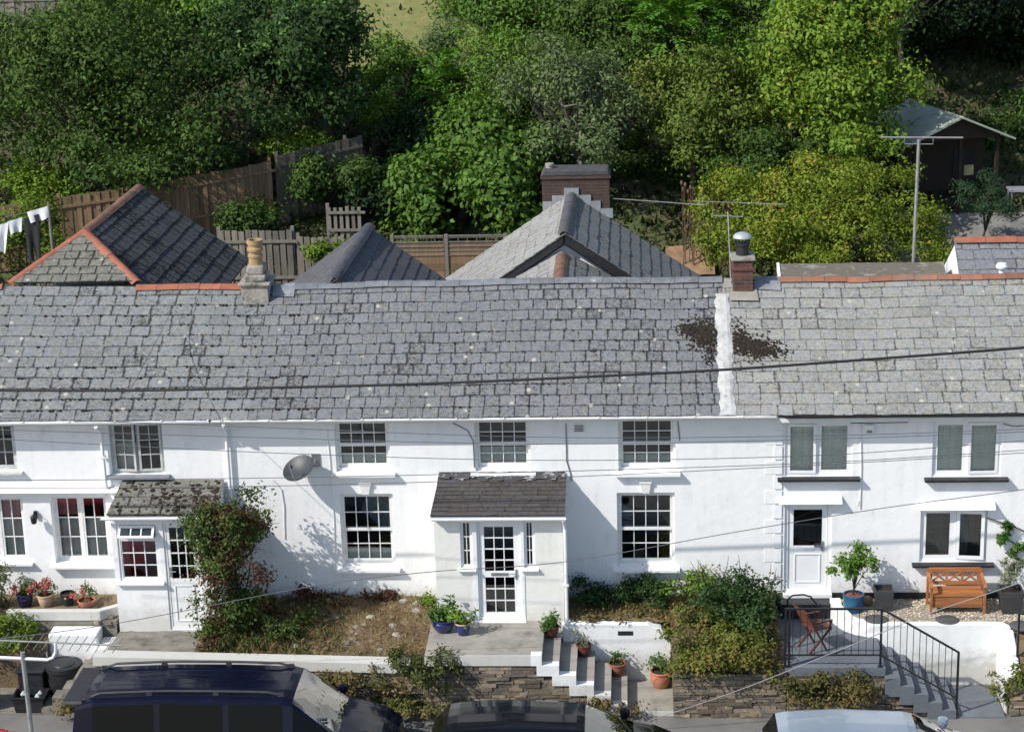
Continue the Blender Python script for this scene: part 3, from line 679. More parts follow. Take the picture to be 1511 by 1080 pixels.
pipe(hc, [(-5.5, -.36, 3.57), (-5.5, -.3, 3.5), (-5.52, -.07, 3.38), (-5.52, -.07, -.2)])

# ---- chimneys of the front roofs
def chimney(h, x0, x1, y0, y1, z0, z1, mat, caps, pot=None, name='chimney'):
    m = MB(); m.box(x0, x1, y0, y1, z0, z1); ch = m.build(name, mat, h, bevel=.012)
    for (dz0, dz1, ov, mt) in caps:
        m = MB(); m.box(x0-ov, x1+ov, y0-ov, y1+ov, z1+dz0, z1+dz1); m.build('cap', mt, ch, bevel=.015)
    return ch
cx = onroof(381, 420)[0]; b0 = aY(381, 438, 2.2)[2]; zt = aY(381, 392, 2.45)[2]
ch = chimney(hl, cx-.27, cx+.27, 2.1, 2.75, 4.9, zt-.3, STONECH, [(-.03, .03, .05, STONECH)])
m = MB(); m.box(cx-.22, cx+.22, 2.16, 2.69, zt-.27, zt-.14); m.box(cx-.17, cx+.17, 2.22, 2.63, zt-.14, zt+.04); m.build('shoulder', STONECH, ch, bevel=.03)
m = MB(); m.lathe([(.145,-.06),(.14,.14),(.15,.15),(.15,.19),(.135,.2),(.135,.26),(.165,.28),(.165,.33),(.14,.35),(.14,.4),(.16,.42),(.16,.5),(.115,.5),(.11,.1)], (cx, 2.42, zt+.04), 20); m.build('chimney_pot', POTCLAY, ch, smooth='auto')
cx = onroof(1096, 430)[0]; zt = aY(1096, 380, 2.45)[2]
ch = chimney(hr, cx-.2, cx+.2, 2.15, 2.7, 4.9, zt, BRICKR, [(-.2, -.14, .025, BRICKR), (0, .06, .04, CONC)])
m = MB(); m.lathe([(.13,.02),(.125,.2),(.15,.21),(.15,.25)], (cx, 2.43, zt+.05), 18); 
for k in range(6): q = k*1.047; m.bar((cx+.13*math.cos(q), 2.43+.13*math.sin(q), zt+.28), (cx+.13*math.cos(q), 2.43+.13*math.sin(q), zt+.42), .02)
m.build('chimney_pot', BLACKP, ch)
m = MB(); m.lathe([(.19,.41),(.185,.44),(.15,.48),(.08,.51),(.01,.52)], (cx, 2.43, zt), 20); m.build('cowl', pm('pale_cowl', (.50,.53,.54), (.40,.43,.44), 6, .4, metal=.3), ch, smooth='auto')
m = MB(); m.add([rp(cx-.27, RL-.62, .07), rp(cx+.3, RL-.62, .07), rp(cx+.27, RL-.3, .06), rp(cx-.24, RL-.3, .06)], [(0,1,2,3)]); m.build('mortar_apron', CONC, ch)

# ---- centre porch
PY = -1.15; px0, px1 = -1.46, .97
holes = [(-.66, .17, -.12, 1.9), (-.97, -.74, .95, 1.9), (.23, .44, .95, 1.9)]
m = MB(); wall_front(m, px0, px1, -.5, 1.97, holes, PY, PY+.14)
for a, b in ((px0, px0+.14), (px1-.14, px1)): m.prismx([(PY+.14, -.5), (-.001, -.5), (-.001, 2.36), (PY+.14, 2.02)], a+.001, b-.001)
m.build('porch_wall', CREAM, hc)
m = MB(); m.box(px0+.15, px1-.15, -.2, -.17, -.5, 1.95); m.build('dark_room_lining', DARKIN, hc)  # dark sheet standing in for the unlit porch interior
v = Vector((0, 1.27, .38)); m = MB(); slates(m, (px0-.05, PY-.12, 2.03), (1, 0, 0), v, v.length-.05, .125, (.25, .4), lambda s: .06*s, lambda s: px1-px0+.1-.0*s, 21, thick=.008)
pr = m.build('porch_roof', SLATE_P, hc)
m = MB(); m.box(px0, px1, PY-.1, PY-.001, 1.93, 2.03); m.prismx([(PY-.1, 1.97), (-.002, 2.34), (-.002, 2.40), (PY-.1, 2.03)], px0-.04, px0-.001); m.prismx([(PY-.1, 1.97), (-.002, 2.34), (-.002, 2.40), (PY-.1, 2.03)], px1+.001, px1+.05); m.build('fascia', PLASTIC, pr)
m = MB(); rng = random.Random(4)
for i in range(26):                                        # flaking painted lead at the top of the porch roof
    x = px0+.05+i*.093; d = rng.uniform(.08, .22); o_ = Vector((x, PY-.12, 2.03))
    f = lambda s, hh: Vector((0, PY-.12, 2.03))+v.normalized()*s+Vector((0, -v.z, v.y)).normalized()*hh
    L_ = v.length-.05
    a, b = f(L_-d, .052), f(L_+.01, .058)
    m.add([(x, a.y, a.z), (x+.097, a.y+rng.uniform(-.04,.04), a.z), (x+.097, b.y, b.z), (x, b.y, b.z)], [(0,1,2,3)])
m.box(px0+.02, px1+.01, -.035, -.001, 2.40, 2.47)
m.build('lead_flashing', pm('flaking_lead', (.06,.058,.062), (.60,.62,.65), 7, .7, bump=.3, lo=.54, hi=.66, stretch=(1,2.5,2.5)), pr)
gutter(hc, px0-.02, px1+.07, PLASTIC, PY-.16, 2.0, .045, br=False)
pipe(hc, [(px1+.01, PY-.16, 1.96), (px1+.03, PY-.1, 1.86), (px1+.045, PY-.06, 1.75), (px1+.045, PY-.06, -.55)], r=.035)
# glazed porch door and side lights
m = MB(); ring(m, -.66, .17, -.12, 1.9, .05, PY+.03, PY+.11); dr = m.build('door', PLASTIC, hc)
m = MB(); x0, x1 = -.607, .117
ring(m, x0, x1, -.067, 1.847, .085, PY+.045, PY+.095); m.box(x0+.085, x1-.085, PY+.046, PY+.094, .74, .86)
for k in (1, 2):
    c = x0+.085+(x1-x0-.17)*k/3; m.box(c-.009, c+.009, PY+.05, PY+.09, .018, .74); m.box(c-.009, c+.009, PY+.05, PY+.09, .86, 1.762)
for z in (.26, .50, 1.085, 1.31, 1.535): m.box(x0+.085, x1-.085, PY+.052, PY+.088, z-.009, z+.009)
m.build('sash', PLASTIC, dr)
m = MB(); m.box(x0+.08, x1-.08, PY+.068, PY+.073, .015, .745); m.box(x0+.08, x1-.08, PY+.068, PY+.073, .855, 1.767); m.build('pane', GLASS, dr)
m = MB(); m.box(x1-.065, x1-.03, PY+.03, PY+.045, .70, .9); m.tube([(x1-.047, PY+.035, .82), (x1-.047, PY, .82), (x1-.16, PY, .82)], .011); m.build('handle', STEEL, dr)
m = MB(); m.box(-.41, -.08, PY+.035, PY+.046, .775, .83); m.build('letter_box', STEEL, dr)
m = MB(); m.box(-.74, .24, PY-.12, PY-.001, -.18, -.121); m.build('threshold', PLASTIC, dr)
for a, b in ((-.97, -.74), (.23, .44)):
    m = MB(); ring(m, a, b, .95, 1.9, .035, PY+.03, PY+.1); win = m.build('window', PLASTIC, hc)
    sash(hc, win, a+.036, b-.036, .986, 1.864, PY+.04, 2, 3, PLASTIC, .02, .014, .04); sillp(win, a-.07, b+.06, .948, PY, .07, .05, PLASTIC, .02)
m = MB(); m.box(-.74, -.66, PY-.012, PY-.001, -.12, 1.9); m.box(.17, .23, PY-.012, PY-.001, -.12, 1.9); m.build('door_surround', PLASTIC, hc)

# ---- mossy porch of the left house
PY = -.9; lx0, lx1 = -7.70, -5.66
m = MB(); wall_front(m, lx0, lx1, -.9, 1.92, [(-7.6, -6.80, .60, 1.80), (-6.70, -6.03, -.42, 1.80)], PY, PY+.13)
for a, b in ((lx0, lx0+.13), (lx1-.13, lx1)): m.prismx([(PY+.13, -.9), (.029, -.9), (.029, 2.28), (PY+.13, 1.96)], a+.001, b-.001)
m.build('porch_wall', WHITE, hl)
m = MB(); m.box(lx0+.14, lx1-.14, -.25, -.2, -.9, 1.9); m.build('dark_room_lining', DARKIN, hl)  # dark sheet for the unlit space inside the mossy porch
v = Vector((0, 1.03, .37)); m = MB(); slates(m, (lx0-.04, PY-.1, 1.98), (1, 0, 0), v, v.length-.04, .27, (.3, .5), lambda s: .1*s, lambda s: lx1-lx0+.06, 22)
pr = m.build('porch_roof', SLATE_G, hl)
n_ = Vector((0, -v.z, v.y)).normalized(); rng = random.Random(9); pts = []
for k in range(260):
    s = rng.uniform(.05, v.length-.1); x = rng.uniform(lx0+.1, lx1); 
    if rng.random() < .25+.6*(x-lx0)/2+.25*(s > .6): pts.append((Vector((x, PY-.1, 1.98))+v.normalized()*s+n_*.03, rng.uniform(.012, .055)))
lumps('moss', MOSS, pr, pts, 5)
m = MB(); m.box(lx0, lx1, PY-.08, PY-.001, 1.90, 1.97); m.build('fascia', OLDW, pr)
gutter(hl, lx0-.15, lx1+.05, PLASTIC, PY-.14, 1.95, .045, br=False)
m = MB(); ring(m, -7.6, -6.80, .60, 1.80, .05, PY+.02, PY+.1); m.box(-7.55, -6.85, PY+.022, PY+.098, 1.44, 1.49); win = m.build('window', PLASTIC, hl)
sash(hl, win, -7.548, -6.852, 1.492, 1.748, PY+.0, 3, 1, PLASTIC, .045, .02, .05, 'top', 42)
sash(hl, win, -7.548, -6.852, .652, 1.438, PY+.03, 3, 3, PLASTIC, .02, .018, .045); sillp(win, -7.68, -6.74, .598, PY, .08, .06, PLASTIC, .02)
m = MB(); ring(m, -6.70, -6.03, -.42, 1.80, .05, PY+.02, PY+.1); dr = m.build('door', PLASTIC, hl)
sash(hl, dr, -6.648, -6.082, -.368, 1.748, PY+.03, 3, 4, PLASTIC, .06, .018, .05, bottom=1.0)
m = MB(); ring(m, -6.56, -6.17, -.25, .5, .02, PY+.018, PY+.029); m.build('door_panel', PLASTIC, dr)
m = MB(); m.box(-6.635, -6.6, PY+.015, PY+.03, .68, .88); m.tube([(-6.617, PY+.02, .8), (-6.617, PY-.02, .8), (-6.5, PY-.02, .8)], .011); m.build('handle', STEEL, dr)

# ---- rear wings
def wing(h): return h
# hipped wing of the left house
A = Vector(aY(125, 340, 4.3)); hz = A.z; hb = 5.66
B = Vector((A.x+.05, 8.95, hz))
HL, HR = Vector((aY(12, 420, 2.6)[0], 2.62, hb)), Vector((aY(203, 418, 2.6)[0], 2.62, hb))
m = MB(); m.box(HL.x-.3, HR.x+.3, 5.2, 8.8, -.6, 4.6); rw = m.build('rear_wing', WHITE, hl)
m = MB()
uu = HR-HL; vv = (A-(HL+uu*.5)); vv = Vector((0, vv.y, vv.z)); Lh = vv.length; k = (A.x-HL.x)
slates(m, HL, uu, vv, Lh, .25, (.28, .36), lambda s: k*s/Lh, lambda s: uu.length-(uu.length-k)*s/Lh, 31)
m.build('hip_roof', SLATE_G, rw)
m = MB(); dn = Vector((1.0, 0, -.72)).normalized(); Ls = 3.1         # east slope, dark tiles
O = A+dn*Ls; O.y = 1.9; E_ = B+dn*Ls
fr = lambda s: max(0, (2.62-1.9)+(A.y-2.62)*max(0, (s-Ls*.45)/(Ls*.55)))
slates(m, O, (0, 1, 0), -dn, Ls, .30, (.30, .42), fr, lambda s: B.y-1.9, 32, thick=.03)
m.build('roof', SLATE_D, rw)
m = MB(); dw = Vector((-1.0, 0, -.72)).normalized()
m.add([A, B, B+dw*3, Vector((HL.x, 2.62, 5.2))], [(0,1,2,3)]); m.build('roof', SLATE_D, rw)
m = MB(); ridge(m, [A, B], .45, .12, 6); m.build('ridge_tiles', TERRA_OLD, rw)
m = MB(); ridge(m, [HL, A], .42, .11, 7); ridge(m, [HR, A+Vector((0,-.01,0))], .42, .11, 8); m.build('hip_tiles', TERRA, rw)
# small plain slate gable of the centre house
A = Vector(aY(490, 412, 2.45)); A.z = aY(495, 408, 2.7)[2]; B = Vector((A.x+.12, 7.5, A.z))
m = MB(); m.prism([(A.x-1.3, -.6), (A.x+1.3, -.6), (A.x+1.3, A.z-1.25), (A.x, A.z-.3), (A.x-1.3, A.z-1.25)], 5.2, 7.3); rw = m.build('rear_wing', WHITE, hc)
for sx, sd in ((1, 33), (-1, 34)):
    dn = Vector((sx*1.0, 0, -.73)).normalized(); m = MB(); L_ = 2.3
    O = A+dn*L_; Bb = B+dn*L_
    if sx == 1: slates(m, O, (0, 1, 0), -dn, L_, .27, (.28, .34), lambda s: 0, lambda s: B.y-A.y, sd)
    else: slates(m, Bb, (0, -1, 0), -dn, L_, .27, (.28, .34), lambda s: 0, lambda s: B.y-A.y, sd)
    m.build('roof', SLATE_F, rw)
m = MB(); ridge(m, [A, B], .45, .13, 9); m.build('ridge_tiles', pm('dark_ridge', (.085,.085,.095), (.06,.06,.068), 4, .7, bump=.2, island=.15), rw)
# large gable with the brick chimney
A = Vector(aY(832, 345, 5.0)); B = Vector(aZ(845, 287, A.z)); B.x = A.x+.05; gl = 4.4
m = MB(); m.prism([(A.x-2.3, -.6), (A.x+2.3, -.6), (A.x+2.3, A.z-1.85), (A.x, A.z-.3), (A.x-2.3, A.z-1.85)], 5.25, B.y+.5); rw = m.build('rear_wing', WHITE, hc)
sL = sR = .67
for sx, sl_, sd, mt in ((-1, sL, 35, SLATE_E), (1, sR, 36, slatem('slate_wing_grey', (.25,.25,.235), (.145,.15,.15), (.05,.05,.05), .05, wear=.4))):
    dn = Vector((sx, 0, -sl_)).normalized(); m = MB()
    if sx == 1: slates(m, A+dn*gl, (0, 1, 0), -dn, gl, .27, (.3, .36), lambda s: 0, lambda s: B.y-A.y+.1, sd)
    else: slates(m, B+Vector((0,.1,0))+dn*gl, (0, -1, 0), -dn, gl, .27, (.3, .36), lambda s: 0, lambda s: B.y-A.y+.1, sd)
    m.build('roof', mt, rw)
    m = MB(); up = Vector((0,0,1)); p, q = A+dn*.02, A+dn*gl
    m.add([p+Vector((0,.02,-.02)), q+Vector((0,.02,-.02)), q+Vector((0,.02,-.22)), p+Vector((0,.02,-.22)), p+Vector((0,.05,-.02)), q+Vector((0,.05,-.02)), q+Vector((0,.05,-.22)), p+Vector((0,.05,-.22))], [(0,1,2,3),(7,6,5,4),(0,4,5,1),(3,2,6,7)]); m.build('barge_edge', BLACKP, rw)  # black strip standing in for the shaded gap under the overhang
m = MB(); ridge(m, [A, B], .5, .12, 10); m.build('ridge_tiles', pm('purple_ridge', (.10,.095,.10), (.07,.068,.072), 4, .8, bump=.3, island=.2), rw)
C0 = Vector((A.x-.03, 2.4, A.z-.40)); C1 = Vector((A.x-.03, 5.04, A.z-.40))
for sx, sd, mt in ((-1, 37, SLATE_E), (1, 38, slatem('slate_patch', (.24,.24,.22), (.15,.155,.14), (.04,.04,.04), .0, wear=.5))):
    dn = Vector((sx, 0, -.56)).normalized(); m = MB(); L_ = 2.0
    if sx == 1: slates(m, C0+dn*L_, (0, 1, 0), -dn, L_, .3, (.4, .55), lambda s: 0, lambda s: C1.y-C0.y, sd)
    else: slates(m, C1+dn*L_, (0, -1, 0), -dn, L_, .3, (.4, .55), lambda s: 0, lambda s: C1.y-C0.y, sd)
    m.build('link_roof', mt, rw)
m = MB(); ridge(m, [C0, C1-Vector((0,.25,0))], .5, .12, 11); m.build('ridge_tiles', TERRA_OLD, rw)
cxl, cxr = aY(801, 290, B.y+.4)[0], aY(900, 290, B.y+.4)[0]; ct = aY(850, 262, B.y+.2)[2]
ch = chimney(hc, cxl, cxr, B.y+.1, B.y+.75, 3.5, ct, BRICK, [(-.02, .05, .035, BRICK)])
m = MB(); m.prism([(cxl-.03, ct+.05), (cxr+.03, ct+.05), (cxr-.03, ct+.19), (cxl+.05, ct+.20)], B.y+.08, B.y+.77); m.build('cap', pm('chimney_flaunching', (.075,.075,.08), (.05,.05,.055), 6, .8, bump=.4), ch, bevel=.03)
m = MB(); m.lathe([(.09,.0),(.085,.06),(.1,.07),(.1,.12),(.06,.12)], (cxl+.17, B.y+.4, ct+.18), 14); m.build('chimney_pot', CONC, ch)
m = MB()
for k, (dx, dz) in enumerate(((0, .13), (.28, -.04), (.5, -.18), (.78, -.36), (-.28, -.04), (-.5, -.18))):
    m.box(A.x+.05+dx-.17, A.x+.05+dx+.17, B.y+.06+.004*k, B.y+.099, A.z+dz-.22, A.z+dz)
m.build('lead_flashing', pm('pale_lead', (.30,.32,.34), (.22,.24,.26), 6, .5, bump=.2), ch)
# low mossy lean-to of the right house
z0 = aY(1270, 388, 6.2)[2]; xa, xb = aY(1150, 395, 6.2)[0], aY(1392, 395, 6.2)[0]
m = MB(); m.box(xa+.1, xb-.1, 5.2, 8.0, -.6, z0-.5); rw = m.build('rear_wing', WHITE, hr)
m = MB(); n = 14
m.grid([[(xa+(xb-xa)*i/n+.42*(j/6 if i in (0, n) and False else 0), 4.3+1.9*j/6, z0-.75+.75*j/6+rng.uniform(-.006, .006)) for j in range(7)] for i in range(n+1)][::-1])
m.grid([[(xa+(xb-xa)*i/n, 6.2+1.9*j/6, z0-.75*j/6) for j in range(7)] for i in range(n+1)][::-1])
m.build('felt_roof', pm('mossy_felt', (.15,.135,.105), (.10,.09,.075), 3, .95, bump=.6, bscale=30, c3=(.27,.26,.22), s3=3, lo3=.52, hi3=.66, stretch=(1, 2, 2)), rw)
m = MB(); m.prismx([(4.3, z0-.9), (6.2, z0-.12), (6.2, z0+.03), (4.3, z0-.72)], xa-.06, xa-.005); m.build('barge_edge', PLASTIC, rw)
# slate wing with red ridge, far right
z1 = aY(1460, 354, 6.0)[2]; xa = aY(1409, 354, 6.0)[0]; vv = Vector((0, 1.8, 1.25))
m = MB(); m.prismx([(3.9, -.6), (8, -.6), (8, z1-1.3), (6, z1-.1), (4.0, z1-1.45)], xa, XR1); rw = m.build('rear_wing', WHITE, hr)
m = MB(); slates(m, (xa-.02, 6.0-1.9, z1-1.9*.695), (1, 0, 0), vv, math.hypot(1.9, 1.9*.695), .29, (.3, .45), lambda s: 0, lambda s: XR1-xa, 39)
m.add([(xa, 6, z1), (XR1, 6, z1), (XR1, 8.1, z1-1.45), (xa, 8.1, z1-1.45)], [(0,1,2,3)])
m.build('roof', slatem('slate_wing_blue', (.23,.235,.25), (.15,.155,.165), (.05,.05,.052), -.12, wear=.5), rw)
m = MB(); ridge(m, [(xa-.03, 6, z1+.02), (XR1, 6, z1+.02)], .62, .14, 12); m.build('ridge_tiles', TERRA, rw)
m = MB(); m.lathe([(.06,-.3),(.06,.05),(.12,.06),(.13,.1),(.09,.16),(.01,.17)], (aY(1478, 402, 4.2)[0], 4.2, aY(1478, 408, 4.2)[2]+.12), 14); m.build('flue_cowl', PLASTIC, rw, smooth='auto')

# ================================================================== FRONT GARDENS: walls, steps, paths
def stone_wall(label, x0, x1, zb, zt, yf, th, seed, cat='stone wall'):
    """thin slate stones laid in rough courses; zt(x) is the top"""
    n = 24; m = MB(); P = [(x0+(x1-x0)*i/n) for i in range(n+1)]
    m.prism([(x0, zb), (x1, zb)]+[(x, zt(x)-.01) for x in P[::-1]], yf, yf+th)
    core = solo(m, 'stone_wall', MORTAR, label, cat); rng = random.Random(seed); m = MB(); z = zb
    while z < max(zt(x) for x in P):
        h = rng.uniform(.035, .085); x = x0+rng.uniform(-.1, 0)
        while x < x1:
            L = rng.uniform(.10, .48); a, b = max(x, x0)+.004, min(x+L, x1)-.006; x += L
            if b-a < .03 or z+h > zt((a+b)/2)+.015: continue
            d = rng.uniform(.004, .045); t = rng.uniform(-.006, .006); j = lambda: rng.uniform(-.007, .007)
            z0, z1 = z+.004, z+h-.004
            m.add([(a, yf-d+j(), z0+j()), (b, yf-d+j(), z0+t+j()), (b+j(), yf+.03, z0+t), (a+j(), yf+.03, z0), (a+j(), yf-d+j(), z1+j()), (b+j(), yf-d+j(), z1+t+j()), (b, yf+.03, z1+t), (a, yf+.03, z1)],
                  [(0,3,2,1),(4,5,6,7),(0,1,5,4),(1,2,6,5),(3,0,4,7)])
        z += h
    m.build('stone_facing', STONE, core); return core
def bumpy(name, x0, x1, y0, y1, zf, mat, nx, ny, amp, seed, **k):
    rng = random.Random(seed); m = MB()
    m.grid([[(x0+(x1-x0)*i/nx, y0+(y1-y0)*j/ny, zf((x0+(x1-x0)*i/nx), y0+(y1-y0)*j/ny)+rng.uniform(-amp, amp)) for j in range(ny+1)] for i in range(nx+1)][::-1])
    return structure(m, name, mat, smooth=True, **k)
ZP = -.13                                                   # porch platform
SX = [aY(x, 970, -2.6)[0] for x in (800, 825, 850, 876, 901, 925)]; RISE = .197
cap_z = lambda x: -.16-.15*(x+7.5)/5.5
stone_wall('slate stone wall under the white coping of the overgrown central bank', -7.75, -1.55, -1.42, lambda x: cap_z(x)-.17, -2.66, .24, 41)
m = MB(); n = 16; rng = random.Random(2)
for i in range(n):
    xa, xb = -7.75+5.9*i/n, -7.75+5.9*(i+1)/n
    m.add([(xa,-2.72,cap_z(xa)-.18),(xb,-2.72,cap_z(xb)-.18),(xb,-2.40,cap_z(xb)-.18),(xa,-2.40,cap_z(xa)-.18),(xa,-2.71,cap_z(xa)),(xb,-2.71,cap_z(xb)),(xb,-2.42,cap_z(xb)+.01),(xa,-2.42,cap_z(xa)+.01)], [(0,3,2,1),(4,5,6,7),(0,1,5,4),(2,3,7,6)]+([(3,0,4,7)] if i == 0 else [])+([(1,2,6,5)] if i == n-1 else []))
solo(m, 'wall_coping', WHITE2, 'long white painted coping above the dark people carrier and the dry garden bank', 'wall')
def zg(x, y): 
    t = -y/2.4; return -.10*(1-t)+(cap_z(x)-.06)*t+.05*math.sin(x*3)*math.sin(y*4+x)-(.12 if x < -5.2 else 0)*t
bumpy('garden_bank', -6.0, px0+.02, -2.42, 0, zg, SOIL, 50, 26, .022, 5)
bumpy('garden_path', -7.7, -5.98, -2.42, -.77, lambda x, y: -.45+.08*(-.9-y), CONCD, 16, 14, .012, 6)
# porch platform and central steps
m = MB(); m.box(px0-.1, SX[0], -2.72, -1.0, -.34, ZP); plat = solo(m, 'concrete_platform', CONC, 'concrete landing with white edge in front of the central porch', 'landing')
m = MB(); m.box(px0-.1, SX[0]-.001, -2.745, -2.721, -.33, ZP+.004); m.build('white_edge', WHITE2, plat)
m = MB(); m.box(px0-.1, SX[0], -2.5, -1.05, -1.5, -.345); m.build('base', MORTAR, plat)
stone_wall('slate stone wall beneath the white edge of the central porch landing', px0-.15, 1.95, -1.42, lambda x: -.34 if x < SX[0]-.2 else -.34-(x-SX[0]+.2)*.62, -2.70, .16, 42)
st = thing('garden_steps', 'grey concrete steps with white zigzag side leading down from the central porch', 'steps', (SX[2], -2, -1.4))
for i in range(5):
    m = MB(); zt = ZP-RISE*(i+1); m.box(SX[i]+.001, SX[i+1], -2.56, -1.26, zt-RISE+.001, zt); m.build('step', CONC, st)
m = MB(); m.box(SX[0], SX[5]-.01, -2.5, -1.3, -1.5, -1.32); m.build('base', MORTAR, st)
# stepped stringer as five overlapping-free blocks
m = MB(); m.box(SX[0]-.2, SX[0]-.002, -2.75, -2.565, ZP-.20, ZP+.006)
for i in range(5):
    zt = ZP-RISE*(i+1)+.006; m.box((SX[i]-.13) if i else SX[0]-.1, SX[i+1]-(.002 if i < 4 else 0), -2.75-.002*(i+1), -2.565, zt-.21, zt)
m.build('stringer', WHITE2, st)
m = MB(); m.box(SX[5]+.002, 3.0, -2.6, -1.26, -1.42, -1.315); ld_ = solo(m, 'concrete_slab', CONC, 'square concrete slab at the foot of the central steps', 'landing')
m = MB(); m.box(SX[5]+.004, 3.0, -2.622, -2.601, -1.41, -1.311); m.build('white_edge', WHITE2, ld_)
# white retaining wall behind the steps
m = MB(); zt = lambda x: -.14-.0*(x); P = [(.93, -1.45), (2.95, -1.45), (3.0, -.62), (2.93, -.40), (2.80, -.26), (2.55, -.19), (.93, -.15)]
m.prism(P, -1.25, -1.0); rw_ = solo(m, 'retaining_wall', WHITE2, 'white rendered retaining wall with a dark slot behind the central steps', 'wall', bevel=.02)
m = MB(); m.box(1.98, 2.27, -1.253, -1.2, -.40, -.31); m.build('drain_slot', BLACKP, rw_)
bumpy('shrub_bank', .97, 5.0, -1.1, 0, lambda x, y: -.12+.05*math.sin(x*4)*math.cos(y*5)-.05*(-y), SOIL, 40, 12, .02, 7)
bumpy('shrub_bank', 2.98, 5.03, -2.68, -1.09, lambda x, y: -.17+(y+1.1)*.22+.04*math.sin(x*5), SOIL, 20, 16, .02, 8)
m = MB(); m.box(3.0, 5.03, -2.5, -1.05, -1.5, -.6); structure(m, 'bank_terrain', SOIL)
stone_wall('slate stone wall below the ivy bank between the central steps and the black railing', 3.0, 5.05, -1.42, lambda x: -.50+.03*math.sin(x*4), -2.68, .2, 43)
# ---- grey platform, steps and curved white wall of the right house
GP = -.43; m = MB(); m.box(5.03, 6.85, -2.62, 0, GP-.17, GP); gp = solo(m, 'grey_platform', GREYP, 'grey painted platform carrying the folding chair and railing', 'landing')
m = MB(); m.box(5.06, 6.8, -2.5, -.1, -1.5, GP-.171); m.build('base', MORTAR, gp)
m = MB(); m.box(5.12, 6.16, -.42, -.005, GP+.001, -.135); solo(m, 'door_step', BLACKP, 'black step below the plain white door beside the quoins', 'step')
stone_wall('slate stone wall under the grey platform and its hanging weeds', 5.06, 7.9, -1.42, lambda x: GP-.175 if x < 6.8 else GP-.175-(x-6.8)*.72, -2.66, .14, 44)
RX = [aY(x, 1000, -2.6)[0] for x in (1305, 1327, 1348, 1369, 1390, 1411)]; RR = (GP+1.38)/6
st2 = thing('garden_steps', 'grey painted steps beside the sloping black railing and white wall', 'steps', (RX[2], -2, -1.4))
for i in range(5):
    m = MB(); zt = GP-RR*(i+1); m.box(RX[i]+.001, RX[i+1], -2.75, -1.36, zt-.36, zt); m.build('step', GREYP, st2)
m = MB(); m.box(RX[5]+.002, 9.03, -2.7, -1.36, -1.45, -1.375); solo(m, 'grey_slab', GREYP, 'grey painted slab at the foot of the railed steps', 'landing')
def curved_wall(name, pts, th, zb, zt, mat, label, cat, ztop=None):
    m = MB(); pts = [Vector((p[0], p[1], 0)) for p in pts]; n = len(pts); L_, R__ = [], []
    for i, p in enumerate(pts):
        t = (pts[min(i+1, n-1)]-pts[max(i-1, 0)]).normalized(); q = Vector((-t.y, t.x, 0))*th/2; L_.append(p+q); R__.append(p-q)
    for i in range(n-1):
        za, zc = (ztop(i), ztop(i+1)) if ztop else (zt, zt)
        a, b, c, d = R__[i], R__[i+1], L_[i+1], L_[i]
        m.add([(a.x,a.y,zb),(b.x,b.y,zb),(c.x,c.y,zb),(d.x,d.y,zb),(a.x,a.y,za),(b.x,b.y,zc),(c.x,c.y,zc),(d.x,d.y,za)], [(4,5,6,7),(0,1,5,4),(2,3,7,6),(0,3,2,1)]+([(3,0,4,7)] if i == 0 else [])+([(1,2,6,5)] if i == n-2 else []))
    return solo(m, name, mat, label, cat, smooth='auto')
cw = [(6.16, -.28), (6.17, -.45), (6.20, -.62), (6.27, -.80), (6.38, -.97), (6.53, -1.10), (6.72, -1.19), (6.95, -1.24), (7.3, -1.25), (8.2, -1.25), (9.05, -1.25), (9.14, -1.27), (9.19, -1.35), (9.2, -1.45)]
curved_wall('retaining_wall', cw, .2, -1.42, -.17, WHITE2, 'curved white wall around the gravel patio above the grey steps', 'wall', lambda i: -.06 if i == 0 else -.12 if i < 4 else -.17)
m = MB(); m.prismx([(-2.45, -1.5), (-1.46, -1.5), (-1.46, -.19), (-1.7, -.32), (-2.1, -.55), (-2.3, -.62), (-2.45, -.66)], 9.05, 9.35); solo(m, 'side_wall', WHITE2, 'sloping white wall closing the right end of the grey slab', 'wall', bevel=.03)
stone_wall('slate stone wall to the right of the grey slab, under dry ivy', 9.1, 13, -1.42, lambda x: -.7, -2.62, .2, 45)
bumpy('shrub_bank', 9.36, 13, -2.5, -1.36, lambda x, y: -.66+(y+2.5)*.35, SOIL, 12, 8, .03, 9)
GRAVEL = pm('gravel_bed', (.42,.37,.29), (.30,.26,.20), 30, .9, bump=1., bscale=60)
m = MB(); m.prismz([(6.25, -.3), (6.3, -.6), (6.45, -.9), (6.75, -1.12), (7.2, -1.16), (13, -1.16), (13, -.001), (6.12, -.001)], -.5, -.2); structure(m, 'gravel_patio', GRAVEL)
rng = random.Random(17); m = MB()
for k in range(3600):
    x, y = rng.uniform(6.2, 10.2), rng.uniform(-1.15, -.02)
    if x < 6.75 and y < -.25-(x-6.2)*1.5: continue
    r = rng.uniform(.012, .026); a = rng.uniform(0, 6.3); z = -.195
    p = [(x+r*1.3*math.cos(a+q)*rng.uniform(.7,1.2), y+r*math.sin(a+q)*rng.uniform(.7,1.2), z+rng.uniform(0,.008)) for q in (0, 1.57, 3.14, 4.71)]
    m.add(p+[(x, y, z+r*.8)], [(0,1,4),(1,2,4),(2,3,4),(3,0,4)])
structure(m, 'gravel', pm('gravel_stones', (.50,.45,.36), (.34,.29,.22), 20, .85, island=.45), 'stuff')
